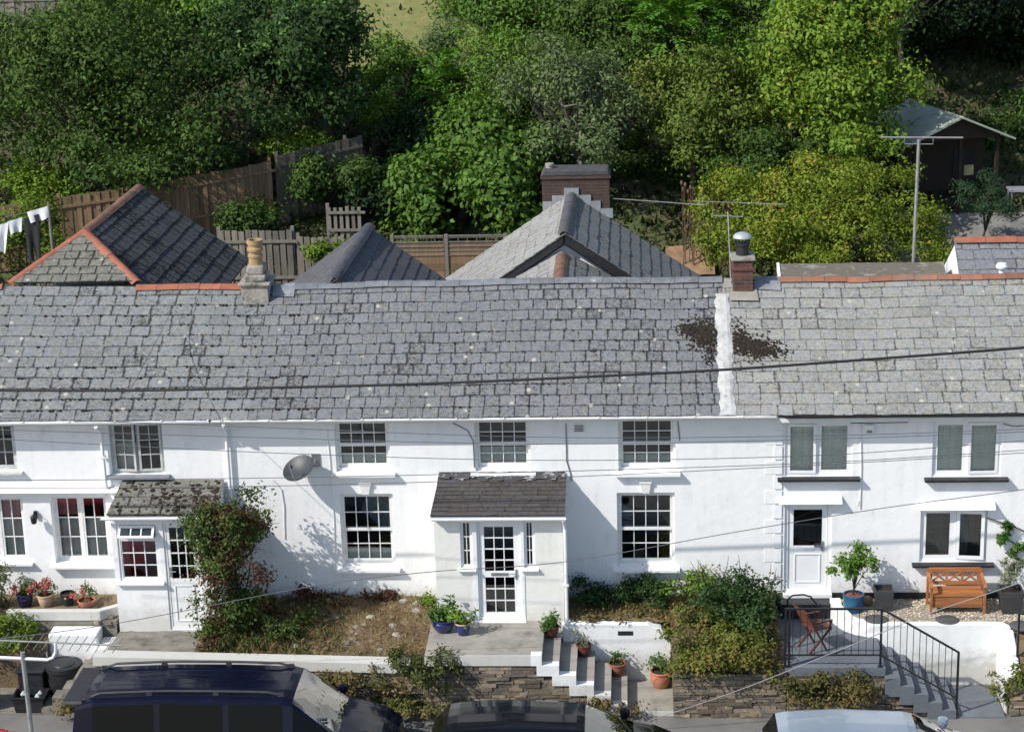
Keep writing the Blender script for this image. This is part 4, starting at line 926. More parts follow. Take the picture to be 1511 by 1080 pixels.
for x, y, lb in ((1293, 914, 'grey round stepping stone in the gravel nearer the blue drum planter'), (1398, 915, 'grey round stepping stone in the gravel before the wooden bench'), (1508, 923, 'grey round stepping stone before the tall grey planter')):
    p = aZ(x, y, -.18); m = MB(); m.lathe([(.21,-.03),(.225,-.01),(.225,.012),(.2,.022),(.1,.018),(.01,.02)], p, 26); solo(m, 'stepping_stone', pm('stepping_slate', (.10,.10,.10), (.07,.07,.07), 6, .8, bump=.3), lb, 'stepping stone', 'round stepping stones in the gravel', smooth='auto')
# ---- left house garden
m = MB(); m.prismz([(-9.9, -.95), (-8.05, -.95), (-7.70, -.66), (-7.70, -.50), (-8.12, -.81), (-9.9, -.81)], -.21, -.0); rb = solo(m, 'raised_bed', WHITE2, 'low white bed wall holding four pots under the left cottage windows', 'raised bed', bevel=.02)
m = MB(); m.prismz([(-11, -.81), (-8.12, -.81), (-7.71, -.50), (-7.71, .02), (-11, .02)], -.5, -.06); m.build('soil', SOIL, rb)
m = MB(); m.box(-8.98, -8.02, -1.38, -.96, -1.45, -.30); lw = solo(m, 'white_wall', WHITE2, 'stained white wall block beside the black bins', 'wall', bevel=.03)
m = MB(); m.box(-8.015, -7.72, -1.7, -.96, -1.45, -.52); solo(m, 'white_wall', wallm('worn_white', (.76,.76,.74), (.25,.23,.19)), 'low worn white wall stub between the bins and the mossy porch', 'wall', bevel=.04)
m = MB(); rng = random.Random(6)
for k in range(10):
    x, y, z = rng.uniform(-8.15, -7.8), rng.uniform(-1.0, -.72), rng.uniform(-.4, -.15); r = rng.uniform(.06, .13)
    m.lathe([(r*.8,-r*.6),(r,-.1*r),(r*.8,r*.4),(r*.2,r*.5)], (x, y, z), 6)
structure(m, 'rubble', STONE, 'stuff')
m = MB(); m.box(-11.5, -7.75, -.93, -.6, -1.45, -.215); structure(m, 'garden_terrain', CONCD)
m = MB(); m.box(-11.5, -8.98, -1.5, -.955, -1.45, -.42); structure(m, 'garden_terrain', SOIL)
st3 = thing('garden_steps', 'rough old concrete steps behind the dark people carrier, down to the bins', 'steps', (-8.2, -2, -1.4))
for i in range(5):
    m = MB(); xx = -7.75-.22*i; m.box(xx-.22, xx-.001, -2.6, -1.705, -1.5, -.47-.19*i); m.build('step', CONCD, st3)
m = MB(); m.box(-10.6, -8.86, -2.6, -1.5, -1.5, -1.36); structure(m, 'bin_yard_floor', CONCD)
stone_wall('slate stone wall left of the black bins', -13, -9.95, -1.42, lambda x: -.62, -2.62, .25, 46)
m = MB(); m.box(-13, -9.93, -2.66, -2.3, -.62, -.52); solo(m, 'wall_coping', WHITE2, 'short white coping on the stone wall left of the black bins', 'wall', bevel=.02)
# ================================================================== RAILINGS
def rail(label, posts, spans, nb, lowdrop, zg_, extra=None):
    t = thing('railing', label, 'railing', (posts[0][0], posts[0][1], zg_))
    for (x, y, z0, z1) in posts:
        m = MB(); m.box(x-.02, x+.02, y-.02, y+.02, z0, z1); m.box(x-.045, x+.045, y-.045, y+.045, z0, z0+.012); m.build('post', IRON, t)
    for k, (a, b) in enumerate(spans):
        a, b = Vector(a), Vector(b); m = MB(); m.bar(a, b, .045, .03); m.build('top_rail', IRON, t)
        d = Vector((0, 0, lowdrop[k])); m = MB(); m.bar(a-d, b-d, .03, .025); m.build('bottom_rail', IRON, t)
        for i in range(1, nb[k]):
            p = a.lerp(b, i/nb[k]); m = MB(); m.tube([p-d, p], .007, 6); m.build('baluster', IRON, t)
    return t
zt = aY(1230, 898, -2.57)[2]; xa, xb = aY(1159, 940, -2.57)[0], aY(1300, 940, -2.57)[0]; xc = aY(1413, 1000, -2.57)[0]; zc = aY(1413, 962, -2.57)[2]
rail('long black iron railing in front of the folding chair, sloping down the grey steps', [(xa, -2.57, GP, zt+.01), (xa+.07, -2.57, GP, zt), (xb, -2.57, GP, zt+.01), (xc, -2.57, -1.375, zc+.01)],
     [((xa, -2.57, zt), (xb, -2.57, zt)), ((xb, -2.57, zt), (xc, -2.57, zc))], [13, 12], [aY(1230, 898, -2.57)[2]-aY(1230, 966, -2.57)[2]]*2, GP)
p = aY(1500, 985, -2.0); z1_ = aY(1500, 905, -2.0)[2]
rail('black railing post standing on the white wall by the right edge', [(p[0], -2.0, -.55, z1_)], [((p[0], -2.0, z1_), (p[0]+2.5, -2.0, z1_))], [11], [z1_-aY(1500, 968, -2.0)[2]], -.55)
t = thing('handrail', 'short curved black handrail at the plain white door step', 'handrail', (5.4, -.5, GP))
m = MB(); q = lambda x, y, Y: tuple(aY(x, y, Y))
m.tube([q(1163, 898, -.5), q(1162, 884, -.5), q(1170, 878, -.5), q(1186, 877, -.5), q(1196, 880, -.5), q(1210, 897, -.5)], .018, 8); m.build('rail', IRON, t)
m = MB(); m.tube([q(1163, 898, -.5), (q(1163, 898, -.5)[0], -.5, GP)], .016, 8); m.build('post', IRON, t)
m = MB(); m.tube([q(1210, 897, -.5), (q(1210, 897, -.5)[0], -.5, GP)], .016, 8); m.build('post', IRON, t)

# ================================================================== BENCH AND CHAIR
OAK = pm('orange_varnished_wood', (.40,.165,.058), (.27,.10,.035), 3, .5, bump=.2, stretch=(1,6,6), island=.2, spec=.5)
RED = pm('red_brown_wood', (.12,.042,.026), (.08,.03,.02), 3, .5, bump=.15, island=.15)
b = thing('garden_bench', 'orange varnished wooden storage bench with crossed back panels against the white wall', 'bench', (8.42, -.55, -.2))
bx0, bx1, by0, by1, g = 7.90, 8.95, -.78, -.30, -.2
ht = aY(1408, 838, by1)[2]-g
m = MB(); m.box(bx0+.06, bx1-.06, by0+.04, by1-.03, g+.13, g+.36); m.build('storage_box', OAK, b, bevel=.006)
m = MB()
for i in range(7):
    y = by0+.02+i*.068; m.box(bx0+.03, bx1-.03, y, y+.06, g+.365, g+.388)
m.build('seat', OAK, b)
m = MB(); m.box(bx0+.04, bx1-.04, by1, by1+.045, g+ht-.07, g+ht); m.box(bx0+.04, bx1-.04, by1+.002, by1+.043, g+.42, g+.48)
for i in range(4):
    x = bx0+.06+(bx1-bx0-.16)*i/3; m.box(x, x+.04, by1+.004, by1+.041, g+.48, g+ht-.07)
    if i < 3:
        xe = bx0+.06+(bx1-bx0-.16)*(i+1)/3
        if i == 1 or True:
            m.bar((x+.04, by1+.02, g+.48), (xe, by1+.02, g+ht-.07), .03, .03); m.bar((x+.04, by1+.026, g+ht-.07), (xe, by1+.026, g+.48), .03, .03)
m.build('backrest', OAK, b)
for x in (bx0, bx1-.05):
    m = MB(); m.box(x, x+.05, by0, by0+.05, g, g+.55); m.build('leg', OAK, b, bevel=.005)
    m = MB(); m.box(x, x+.05, by1+.001, by1+.05, g, g+ht-.02); m.build('leg', OAK, b, bevel=.005)
    m = MB(); P_ = [Vector((x+.025, by0-.03, g+.56)), Vector((x+.025, by0+.12, g+.60)), Vector((x+.025, by1-.12, g+.61)), Vector((x+.025, by1+.02, g+ht-.1))]
    for a_, c_ in zip(P_, P_[1:]): m.bar(a_, c_, .06, .035)
    m.build('armrest', OAK, b)
c = aZ(1196, 968, GP); ch = thing('folding_chair', 'red brown slatted folding chair behind the black railing', 'chair', (c[0], c[1]+.2, GP))
M_ = Matrix.Translation((c[0]+.08, c[1]+.35, GP)) @ Matrix.Rotation(R_(28), 4, 'Z')
def cm(): m = MB(); m.M = M_; return m
for s_ in (-.22, .22):
    m = cm(); m.bar((-.30, s_, .86), (.16, s_, 0), .035, .03); m.build('leg', RED, ch)
    m = cm(); m.bar((.26, s_*.88, .44), (-.22, s_*.88, 0), .035, .03); m.build('leg', RED, ch)
    m = cm(); m.bar((-.14, s_, .62), (.26, s_, .60), .045, .025); m.build('armrest', RED, ch)
    m = cm(); m.bar((.25, s_*.98, .60), (.2, s_*.98, .42), .03, .025); m.build('arm_support', RED, ch)
m = cm()
for i in range(7):
    x = -.13+i*.06; m.box(x, x+.05, -.2, .2, .44, .458)
m.build('seat', RED, ch)
m = cm()
for i in range(7):
    z = .52+i*.052; x = -.118-(z-.52)*.535; m.bar((x, -.22, z), (x, .22, z), .016, .044)
m.build('backrest', RED, ch)

# ================================================================== POTS
LF_G = leafm('leaf_fresh_green', (.035,.085,.018), (.10,.20,.035)); LF_D = leafm('leaf_dark', (.018,.042,.014), (.05,.10,.026))
LF_R = leafm('leaf_red_flower', (.30,.06,.05), (.50,.16,.13), (.10,.14,.04), .2); LF_S = leafm('leaf_silver', (.14,.16,.10), (.24,.25,.17)); LF_L = leafm('leaf_lemon', (.075,.15,.018), (.20,.33,.04))
BLUE = pm('blue_glaze', (.016,.028,.16), (.012,.02,.10), 4, .15, spec=.6, coat=.5); NAVY = pm('navy_glaze', (.012,.012,.07), (.01,.01,.045), 4, .2, coat=.4)
TANP = pm('tan_pot', (.50,.36,.24), (.40,.28,.18), 5, .7, bump=.2); GRNP = pm('green_glaze', (.012,.045,.035), (.01,.03,.025), 4, .25, coat=.3)
TERP = pm('terracotta_pot', (.50,.20,.12), (.38,.15,.09), 4, .8, bump=.2, c3=(.5,.38,.32), s3=4, lo3=.58, hi3=.7); REDP = pm('dark_red_pot', (.17,.05,.04), (.11,.035,.03), 5, .5, bump=.2)
TEAL = pm('teal_enamel', (.02,.11,.20), (.015,.07,.13), 3, .35); DGREY = pm('grey_planter', (.055,.055,.06), (.04,.04,.043), 3, .6); POTSOIL = pm('pot_soil', (.045,.03,.02), (.03,.02,.014), 10, 1., bump=.6)
POTG = 'planted pots'
def pot(label, x, y, z, r, h, mat, leaf=None, fr=1.2, fh=1.0, n=260, size=.07, seed=1, belly=1.0, rimm=None, up=.6, droop=.1, cat='pot', wid=.5, flower=None):
    t = thing('potted_plant' if leaf else 'plant_pot', label, cat, (x, y, z)); m = MB()
    m.lathe([(r*.62, 0), (r*.66, .01), (r*.86*belly, h*.4), (r*.95*belly, h*.75), (r*.93, h*.88)], (x, y, z), 22); m.build('pot', mat, t, smooth='auto')
    m = MB(); m.lathe([(r*.93, h*.88), (r*1.04, h*.9), (r*1.06, h*.97), (r*1.0, h), (r*.9, h*.99), (r*.88, h*.86)], (x, y, z), 22); m.build('rim', rimm or mat, t, smooth='auto')
    m = MB(); m.lathe([(r*.9, h*.86), (r*.5, h*.9), (r*.01, h*.91)], (x, y, z), 16); m.build('soil', POTSOIL, t)
    if leaf: foliage('foliage', leaf, t, [(x, y, z+h+fh*r*up, fr*r, fr*r, fh*r)], n, size, seed, clump=r*.7, shell=.5, width=wid, droop=droop)
    if flower: foliage('blossom', flower, t, [(x, y, z+h+fh*r*up*1.35, fr*r*1.1, fr*r*1.1, fh*r)], int(n*1.3), size*.85, seed+50, clump=r*.5, shell=.8, width=.8)
    return t
pX = lambda x, y, Y: float(aY(x, y, Y)[0])
pot('dark blue glazed pot of pink red flowers, first in the left raised bed', pX(38, 892, -.55), -.55, -.06, .165, .27, NAVY, LF_G, 1.1, .7, 160, .06, 1, flower=LF_R)
pot('tan clay pot of orange red flowers between the dark blue and dark green pots', pX(68, 892, -.55), -.55, -.06, .16, .25, TANP, LF_G, 1.1, .8, 140, .06, 2, flower=LF_R)
pot('empty dark green glazed pot in the left raised bed', pX(101, 890, -.5), -.5, -.06, .145, .26, GRNP)
pot('low terracotta bowl overflowing with pink red flowers beside the mossy porch', pX(128, 894, -.6), -.6, -.06, .17, .15, TERP, LF_G, 1.3, .7, 110, .06, 3, flower=LF_R)
pot('wide blue glazed bowl of leafy green plants by the central porch', pX(655, 938, -1.6), -1.62, ZP, .22, .26, BLUE, LF_G, 1.15, .8, 380, .085, 4, 1.08)
pot('smaller blue pot with cream rim beside the central porch', pX(684, 944, -1.75), -1.78, ZP, .15, .25, BLUE, LF_L, 1.2, 1.0, 240, .075, 5, rimm=TANP)
pot('dark red pot of bright green leaves on the top step', pX(814, 948, -1.45), -1.45, ZP-RISE, .15, .22, REDP, LF_G, 1.15, .9, 300, .07, 6)
pot('dark red pot with thin dry silvery stems on the middle step', pX(862, 975, -1.45), -1.45, ZP-RISE*3, .15, .24, REDP, LF_S, 1.25, 1.3, 170, .07, 7, wid=.25, droop=-.6)
pot('reddish terracotta pot of small green leaves on the lowest step', pX(911, 1000, -1.45), -1.45, ZP-RISE*5, .165, .25, pm('reddish_terracotta', (.30,.11,.075), (.22,.08,.055), 5, .7, bump=.2), LF_G, .8, .5, 140, .06, 8)
pot('big pale terracotta pot at the foot of the central steps', pX(975, 1013, -1.55), -1.55, -1.315, .20, .33, TERP, LF_G, .75, .75, 240, .065, 9, 1.06)
# blue drum with a small tree, planters
x, y = pX(1259, 896, -.55), -.55
t = thing('potted_tree', 'small bushy lemon green tree in a blue drum beside the white door', 'potted tree', (x, y, -.2)); m = MB()
m.lathe([(.19, 0), (.195, .02), (.195, .30), (.205, .31), (.205, .34), (.18, .34), (.178, .30)], (x, y, -.2), 24); m.build('drum', TEAL, t, smooth='auto')
m = MB(); m.lathe([(.185, .30), (.1, .32), (.01, .32)], (x, y, -.2), 16); m.build('soil', pm('red_chippings', (.22,.07,.07), (.12,.05,.045), 30, .9), t)
e = [E(1247, 842, 20, 30, y), E(1274, 840, 22, 32, y), E(1262, 826, 18, 22, y)]
c_, C = foliage('crown', leafm('leaf_citrus', (.06,.13,.02), (.17,.30,.045)), t, e, 1500, .075, 12, clump=.13, shell=.55)
limbs('trunk', BARK, t, (x, y, .1), [list(q_) for q_ in C], 3, .018, 8, .25, .03)
def planter(label, x, y, w_, h_, leaf=None, seed=1, mat=DGREY, fh=.25, n=200, size=.09):
    t = thing('planter', label, 'planter', (x, y, -.2)); m = MB()
    def sq(r, z): return [(x-r, y-r, -.2+z), (x+r, y-r, -.2+z), (x+r, y+r, -.2+z), (x-r, y+r, -.2+z)]
    v = sq(w_*.38, 0)+sq(w_*.5, h_)+sq(w_*.43, h_)+sq(w_*.42, h_-.06)
    m.add(v, [(3,2,1,0)]+[(a*4+k, a*4+(k+1)%4, a*4+4+(k+1)%4, a*4+4+k) for a in range(3) for k in range(4)]); m.build('box', mat, t)
    m = MB(); m.box(x-w_*.415, x+w_*.415, y-w_*.415, y+w_*.415, -.2+h_-.09, -.2+h_-.055); m.build('soil', POTSOIL, t)
    if leaf: foliage('foliage', leaf, t, [(x, y, -.2+h_+fh*.6, w_*.7, w_*.6, fh)], n, size, seed, clump=.12, shell=.4, width=.22, droop=-.7)
    return t
planter('empty dark square planter between the blue drum and the bench', pX(1303, 896, -.5), -.5, .36, .44)
planter('tall grey square planter of silvery grey lavender right of the bench', pX(1490, 898, -.6), -.6, .44, .46, LF_S, 3, DGREY, .28, 420, .12)
m = MB(); m.lathe([(.03,0),(.085,.04),(.1,.1),(.085,.16),(.04,.19),(.01,.195)], aZ(1280, 893, -.2), 14); solo(m, 'stone_ball', pm('tan_stone', (.30,.22,.14), (.14,.10,.07), 8, .9, bump=.6), 'small mottled stone ball beside the blue drum', 'ornament', smooth=True)

# ================================================================== BINS, DISH, FITTINGS
p = aZ(93, 1040, -1.36); x, y = pX(95, 990, -1.95), -1.95
t = thing('black_bin', 'round black plastic bin with ribbed lid against the white wall', 'bin', (x, y, -1.36)); m = MB()
m.lathe([(.27,0),(.30,.05),(.34,.62),(.36,.64),(.36,.68),(.33,.69)], (x, y, -1.36), 28); m.build('drum', BLACKP, t, smooth='auto')
m = MB(); m.lathe([(.35,.691),(.35,.72),(.31,.735),(.30,.72),(.22,.725),(.21,.74),(.1,.745),(.01,.745)], (x, y, -1.36), 28); m.build('lid', BLACKP, t, smooth='auto')
x, y = pX(45, 1000, -2.2), -2.0
t = thing('wheelie_bin', 'tall black bin half hidden under the overhanging yellow green shrub', 'bin', (x, y, -1.36)); m = MB()
m.box(x-.25, x+.25, y-.22, y+.22, -1.33, -.72); m.build('body', BLACKP, t, bevel=.03); m = MB(); m.box(x-.28, x+.28, y-.26, y+.25, -.718, -.66); m.build('lid', BLACKP, t, bevel=.02)
for s_ in (-.2, .2):
    m = MB(); m.tube([(x+s_-.03, y+.24, -1.28), (x+s_+.03, y+.24, -1.28)], .08, 14); m.build('wheel', RUBBER, t)
x, y = pX(45, 1036, -2.45), -2.42
t = thing('recycling_box', 'open black recycling box of crumpled rubbish at the pavement edge', 'box', (x, y, -1.36)); m = MB(); 
v = []
for (a, b_, z) in ((.25,.17,0),(.30,.2,.30),(.32,.22,.30),(.32,.22,.33),(.285,.185,.33),(.24,.16,.03)): v += [(x-a,y-b_,-1.36+z),(x+a,y-b_,-1.36+z),(x+a,y+b_,-1.36+z),(x-a,y+b_,-1.36+z)]
m.add(v, [(3,2,1,0)]+[(k*4+i, k*4+(i+1)%4, k*4+4+(i+1)%4, k*4+4+i) for k in range(5) for i in range(4)]+[(20,21,22,23)]); m.build('box', BLACKP, t)
for k in range(5):
    rng = random.Random(k); cx_, cy_, r = x+rng.uniform(-.18,.18), y+rng.uniform(-.1,.1), rng.uniform(.05,.09); m = MB()
    m.lathe([(r*.5,0),(r,r*.5),(r*.8*rng.uniform(.7,1.2),r),(r*.3,r*1.4)], (cx_, cy_, -1.16+.03*k), 7); m.build('rubbish', pm('plastic_wrap', (.55,.62,.60), (.25,.30,.30), 14, .3), t)
# satellite dish on the centre house
cD = Vector(aY(440, 690, -.42)); nD = Vector((-.34, -.52, .78)).normalized(); ax = Vector((1, 0, 0)); ax = (ax-nD*ax.dot(nD)).normalized(); ay = nD.cross(ax)
t = thing('satellite_dish', 'dark grey oval satellite dish on a bracket left of the sash windows', 'satellite dish', (cD.x, 0, cD.z)); m = MB(); vs = []; n, rr = 28, 7
for s_, o_ in ((1, 0), (-1, -.012)):
    for i in range(rr+1):
        for k in range(n):
            q_ = 6.2832*k/n; r = i/rr; vs.append(cD+ax*math.cos(q_)*r*.33+ay*math.sin(q_)*r*.30+nD*(.085*(r*r-1)+o_))
fs = []
for i in range(rr):
    for k in range(n):
        a, b_ = i*n+k, i*n+(k+1)%n; fs.append((a, b_, b_+n, a+n)); o2 = (rr+1)*n; fs.append((a+o2+n, b_+o2+n, b_+o2, a+o2))
o2 = (rr+1)*n
for k in range(n): fs.append((rr*n+k, rr*n+(k+1)%n, o2+rr*n+(k+1)%n, o2+rr*n+k))
m.add(vs, fs); m.build('reflector', pm('dish_grey', (.045,.052,.06), (.03,.036,.044), 4, .5, spec=.5), t, smooth='auto')
m = MB(); a_ = cD-nD*.09; m.tube([a_, Vector((cD.x+.22, -.2, cD.z-.05)), Vector((cD.x+.28, -.01, cD.z+.02))], .018, 8); m.box(cD.x+.2, cD.x+.36, -.02, -.002, cD.z-.12, cD.z+.14); m.build('bracket', STEEL, t)
m = MB(); tip = cD-ay*.30+nD*.02; m.tube([cD-ay*.29-nD*.03, cD-ay*.34+nD*.12, cD-ay*.16+nD*.33], .010, 6); m.build('arm', STEEL, t)
m = MB(); q_ = cD-ay*.16+nD*.33; m.tube([q_-nD*.02, q_-nD*.09], .028, 10); m.build('receiver', BLACKP, t)
# lamp, security light, vent, wall cables
l = Vector(aY(52, 760, -.02)); t = thing('wall_lamp', 'small black wall lantern between the two lower windows on the left', 'wall lamp', l); m = MB(); m.box(l.x-.03, l.x+.03, -.03, .028, l.z-.06, l.z+.08); m.tube([(l.x, -.03, l.z+.06), (l.x, -.1, l.z+.09), (l.x, -.14, l.z+.04)], .009); m.build('bracket', IRON, t)
m = MB(); m.lathe([(.02,-.14),(.055,-.12),(.07,.0),(.06,.02),(.015,.06)], (l.x, -.14, l.z), 8); m.build('lantern', IRON, t)
l = Vector(aY(1283, 632, -.05)); t = thing('security_light', 'small white security light high on the wall between the black silled windows', 'security light', l); m = MB(); m.box(l.x-.085, l.x+.085, -.07, .013, l.z-.10, l.z+.07); m.build('case', PLASTIC, t, bevel=.012); m = MB(); m.box(l.x-.05, l.x+.05, -.085, -.071, l.z-.08, l.z-.03); m.build('lens', pm('smoked_plastic', (.25,.26,.27), None, 5, .3), t)  # security light case with a smoked lens
l = Vector(aY(854, 632, -.03)); t = thing('wall_vent', 'small louvred vent under the eaves above the central porch', 'vent', l); m = MB(); m.box(l.x-.10, l.x+.10, -.02, -.001, l.z-.08, l.z+.08); m.build('frame', PAINTW, t)
for k in range(4):
    m = MB(); m.box(l.x-.085, l.x+.085, -.032, -.021, l.z-.06+.034*k, l.z-.045+.034*k); m.build('slat', WIREG, t)
def wcable(h, pts, mat=WIREG, r=.009, Y=-.015): m = MB(); m.tube([tuple(aY(x, y, Y)) for x, y in pts], r, 5); m.build('cable', mat, h)
wcable(hc, [(481, 625), (487, 680), (490, 730), (493, 770), (494, 850), (500, 862), (505, 850)], PAINTW); wcable(hc, [(668, 624), (690, 635), (698, 650), (700, 690)]); wcable(hc, [(835, 625), (836, 680), (842, 700), (843, 710)])
wcable(hc, [(403, 708), (415, 722), (419, 745), (420, 795)], PAINTW); wcable(hr, [(1270, 625), (1271, 690), (1269, 750), (1266, 745), (1267, 738)], PAINTW, .012, 0.0)
wcable(hr, [(1255, 624), (1290, 624), (1340, 623)], WIREG); wcable(hr, [(1480, 625), (1495, 629), (1511, 628)], WIREG); wcable(hc, [(1000, 622), (1003, 650)], WIREG)

# ================================================================== FENCES, SHED
def fence(label, pts, h, mat, bw=.13, gap=.004, post_every=1.9, over=True, seed=1, rails=(.35, .85), name='board_fence', th=.02, top=None, zb=None):
    rng = random.Random(seed); p0 = pts[0]; t = thing(name, label, 'fence', (p0[0], p0[1], T(p0[1]))); m = MB(); k = 0
    for a, b in zip(pts, pts[1:]):
        a2, b2 = Vector((a[0], a[1], 0)), Vector((b[0], b[1], 0)); d = b2-a2; L = d.length; d.normalize(); q = Vector((d.y, -d.x, 0)); n = int(L/(bw+gap))
        for i in range(n):
            p = a2+d*(i*(bw+gap)); e = p+d*bw; z0 = (zb if zb is not None else T(p.y)); z1 = z0+h+rng.uniform(-.02, .02)+(top((i+.5)/n) if top else 0); o_ = q*(.018 if (k % 2 and over) else 0); k += 1; tw = rng.uniform(-.006, .006)
            v = [p+o_, e+o_+q*tw, e+o_+q*(th+tw), p+o_+q*th]
            m.add([(w_.x, w_.y, z0) for w_ in v]+[(w_.x, w_.y, z1) for w_ in v], [(0,3,2,1),(4,5,6,7),(0,1,5,4),(1,2,6,5),(2,3,7,6),(3,0,4,7)])
        for i in range(int(L/post_every)+1):
            p = a2+d*min(i*post_every, L-.05)-q*.07; z0 = (zb if zb is not None else T(p.y)); mp = MB(); mp.box(p.x-.045, p.x+.045, p.y-.045, p.y+.045, z0-.1, z0+h+.06+(top(min(1, i*post_every/L)) if top else 0)); mp.build('post', mat, t)
        for r in rails:
            mr = MB(); za, zc = (zb if zb is not None else T(a2.y))+h*r, (zb if zb is not None else T(b2.y))+h*r+(0)
            if top: za += top(0)*r; zc += top(1)*r
            mr.bar(a2+Vector((0,0,za))+q*.05, b2+Vector((0,0,zc))+q*.05, .03, .07); mr.build('rail', mat, t)
    m.build('board_panel', mat, t); return t
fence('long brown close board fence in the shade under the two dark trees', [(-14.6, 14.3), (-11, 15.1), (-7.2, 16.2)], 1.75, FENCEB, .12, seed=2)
fence('greyish board fence section climbing beyond the brown close board fence', [(-7.15, 16.25), (-4.95, 17.1)], 1.85, pm('shaded_grey_board', (.12,.105,.088), (.08,.07,.058), 3, .9, bump=.3, island=.25, stretch=(6,6,.8)), .12, seed=3)  # grey board colour darkened to stand for shade
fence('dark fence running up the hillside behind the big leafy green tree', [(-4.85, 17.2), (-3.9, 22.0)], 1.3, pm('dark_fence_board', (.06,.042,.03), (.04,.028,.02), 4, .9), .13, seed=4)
xl = pX(322, 345, 13); xm_ = pX(437, 345, 13); xr = pX(486, 345, 13)
fence('taller weathered grey board fence behind the buff chimney pot', [(xl, 13), (xm_, 13.0)], aY(400, 340, 13)[2]-T(13), FENCEG, .14, .035, seed=5, over=True)
fence('lower weathered grey board fence left of the small slate gable', [(xm_+.02, 13.02), (xr+.5, 13.0)], aY(460, 350, 13)[2]-T(13), FENCEG, .14, .035, seed=6)
fence('short grey board fence behind the clothes line', [(-12.4, 11.2), (-11.0, 11.2)], 1.9, FENCEG, .13, .01, seed=7)
fence('low grey picket fence in the dark corner below the brown fence', [(pX(484, 330, 15.4), 15.4), (pX(540, 330, 15.4), 15.4)], .95, FENCEG, .09, .07, seed=8, over=False, name='picket_fence')
xa, xb, xc = pX(578, 350, 13), pX(658, 350, 13), pX(745, 350, 13); zt = aY(650, 349, 13)[2]
t = thing('trellis_fence', 'weathered trellis topped fence panels between the slate gables', 'fence', (xb, 13, T(13)))
for a, b in ((xa, xb-.06), (xb+.06, xc)):
    m = MB(); z0 = zt-.5
    for k in range(5): m.box(a, b, 12.985, 13.0, z0+.115*k, z0+.115*k+.025)
    n = int((b-a)/.22)
    for k in range(n+1): x = a+(b-a-.02)*k/n; m.box(x, x+.022, 13.001, 13.015, z0, zt)
    m.box(a, b, 12.98, 13.02, zt+.001, zt+.03); m.build('trellis', FENCEG, t)
    m = MB(); 
    for k in range(8): m.box(a, b, 13.0+.004*(k % 2), 13.02+.004*(k % 2), T(13)+.19*k, T(13)+.19*k+.185)
    m.build('board_panel', FENCEB, t)
for x in (xa, xb, xc): m = MB(); m.box(x-.045, x+.045, 12.97, 13.05, T(13)-.1, zt+.05); m.build('post', FENCEG, t)
fence('pale grey board fence on the upper left hillside', [(-22, 25.5), (-14.7, 25.5)], 1.5, FENCEG, .16, seed=9)
# shed
P0 = Vector(aT(1408, 318)); P0.z = T(P0.y); s_ = 1/pxm(P0); ang = R_(17); M_ = Matrix.Translation(P0) @ Matrix.Rotation(ang, 4, 'Z')
DTIM = pm('dark_stained_timber', (.035,.022,.016), (.022,.015,.012), 4, .8, bump=.3, stretch=(6, 6, .8)); SHR = pm('pale_green_felt', (.42,.47,.38), (.33,.37,.30), 3, .8, bump=.3, c3=(.08,.085,.07), s3=2, lo3=.58, hi3=.7)
sh = thing('garden_shed', 'dark timber garden shed with pale green felt roof at the upper right', 'shed', P0)
def sm(): m = MB(); m.M = M_; return m
hw_, dp, he, ha = 1.22, 2.8, 2.05, 2.62
m = sm(); m.box(-hw_, hw_, .9, dp, 0, he); m.prism([(-hw_, he+.001), (hw_, he+.001), (0, ha-.04)], .9, dp); m.build('wall', DTIM, sh)
m = sm(); m.prism([(-hw_, he-.02), (hw_, he-.02), (hw_, he+.05), (0, ha-.02), (-hw_, he+.05)], -.02, .03); m.build('gable_board', DTIM, sh)
for x in (-hw_+.05, 0.12, hw_-.05):
    m = sm(); m.box(x-.045, x+.045, -.02, .07, -.1, he); m.build('porch_post', DTIM, sh)
for sx in (-1, 1):
    m = sm(); a, b = Vector((0, 0, ha)), Vector((sx*(hw_+.3), 0, he-.08)); n_ = Vector((-(b.z-a.z), 0, b.x-a.x)).normalized()*.05*sx
    v = [Vector((p.x, y, p.z))+o_ for y in (-.3, dp+.2) for p, o_ in ((a, n_*0), (b, n_*0), (b, n_), (a, n_))]
    m.add(v, [(0,1,2,3),(7,6,5,4),(0,4,5,1),(1,5,6,2),(2,6,7,3),(3,7,4,0)]); m.build('roof', SHR, sh)
m = sm(); m.box(-.75, .0, .87, .899, .05, 1.85); m.build('door', DTIM, sh)
m = sm(); m.box(.35, .95, .87, .898, .9, 1.6); m.build('window', DARKIN, sh)
m = sm(); m.box(.25, .52, .03, .045, 1.05, 1.32); m.build('notice', pm('faded_yellow_board', (.30,.27,.13), (.24,.21,.10), 5, .8), sh)
p = Vector(aT(1500, 320)); m = MB(); m.box(p.x-.25, p.x+.5, p.y-.3, p.y+.3, p.z+.72, p.z+.76); tb = solo(m, 'garden_table', pm('pale_table', (.26,.27,.29), (.2,.21,.22), 4, .6), 'pale garden table beside the dark shed at the right edge', 'table')
for dx in (-.2, .45):
    for dy in (-.25, .25): m = MB(); m.box(p.x+dx-.02, p.x+dx+.02, p.y+dy-.02, p.y+dy+.02, p.z-.1, p.z+.719); m.build('leg', STEEL, tb)
m = MB(); m.grid([[(8.8+.4*i, Y, T(Y)+.03) for Y in (13.4, 14.4, 15.4, 16.2)] for i in range(14)][::-1]); structure(m, 'paved_path', pm('pale_paving', (.22,.215,.20), (.13,.13,.12), 2, .9, bump=.3))
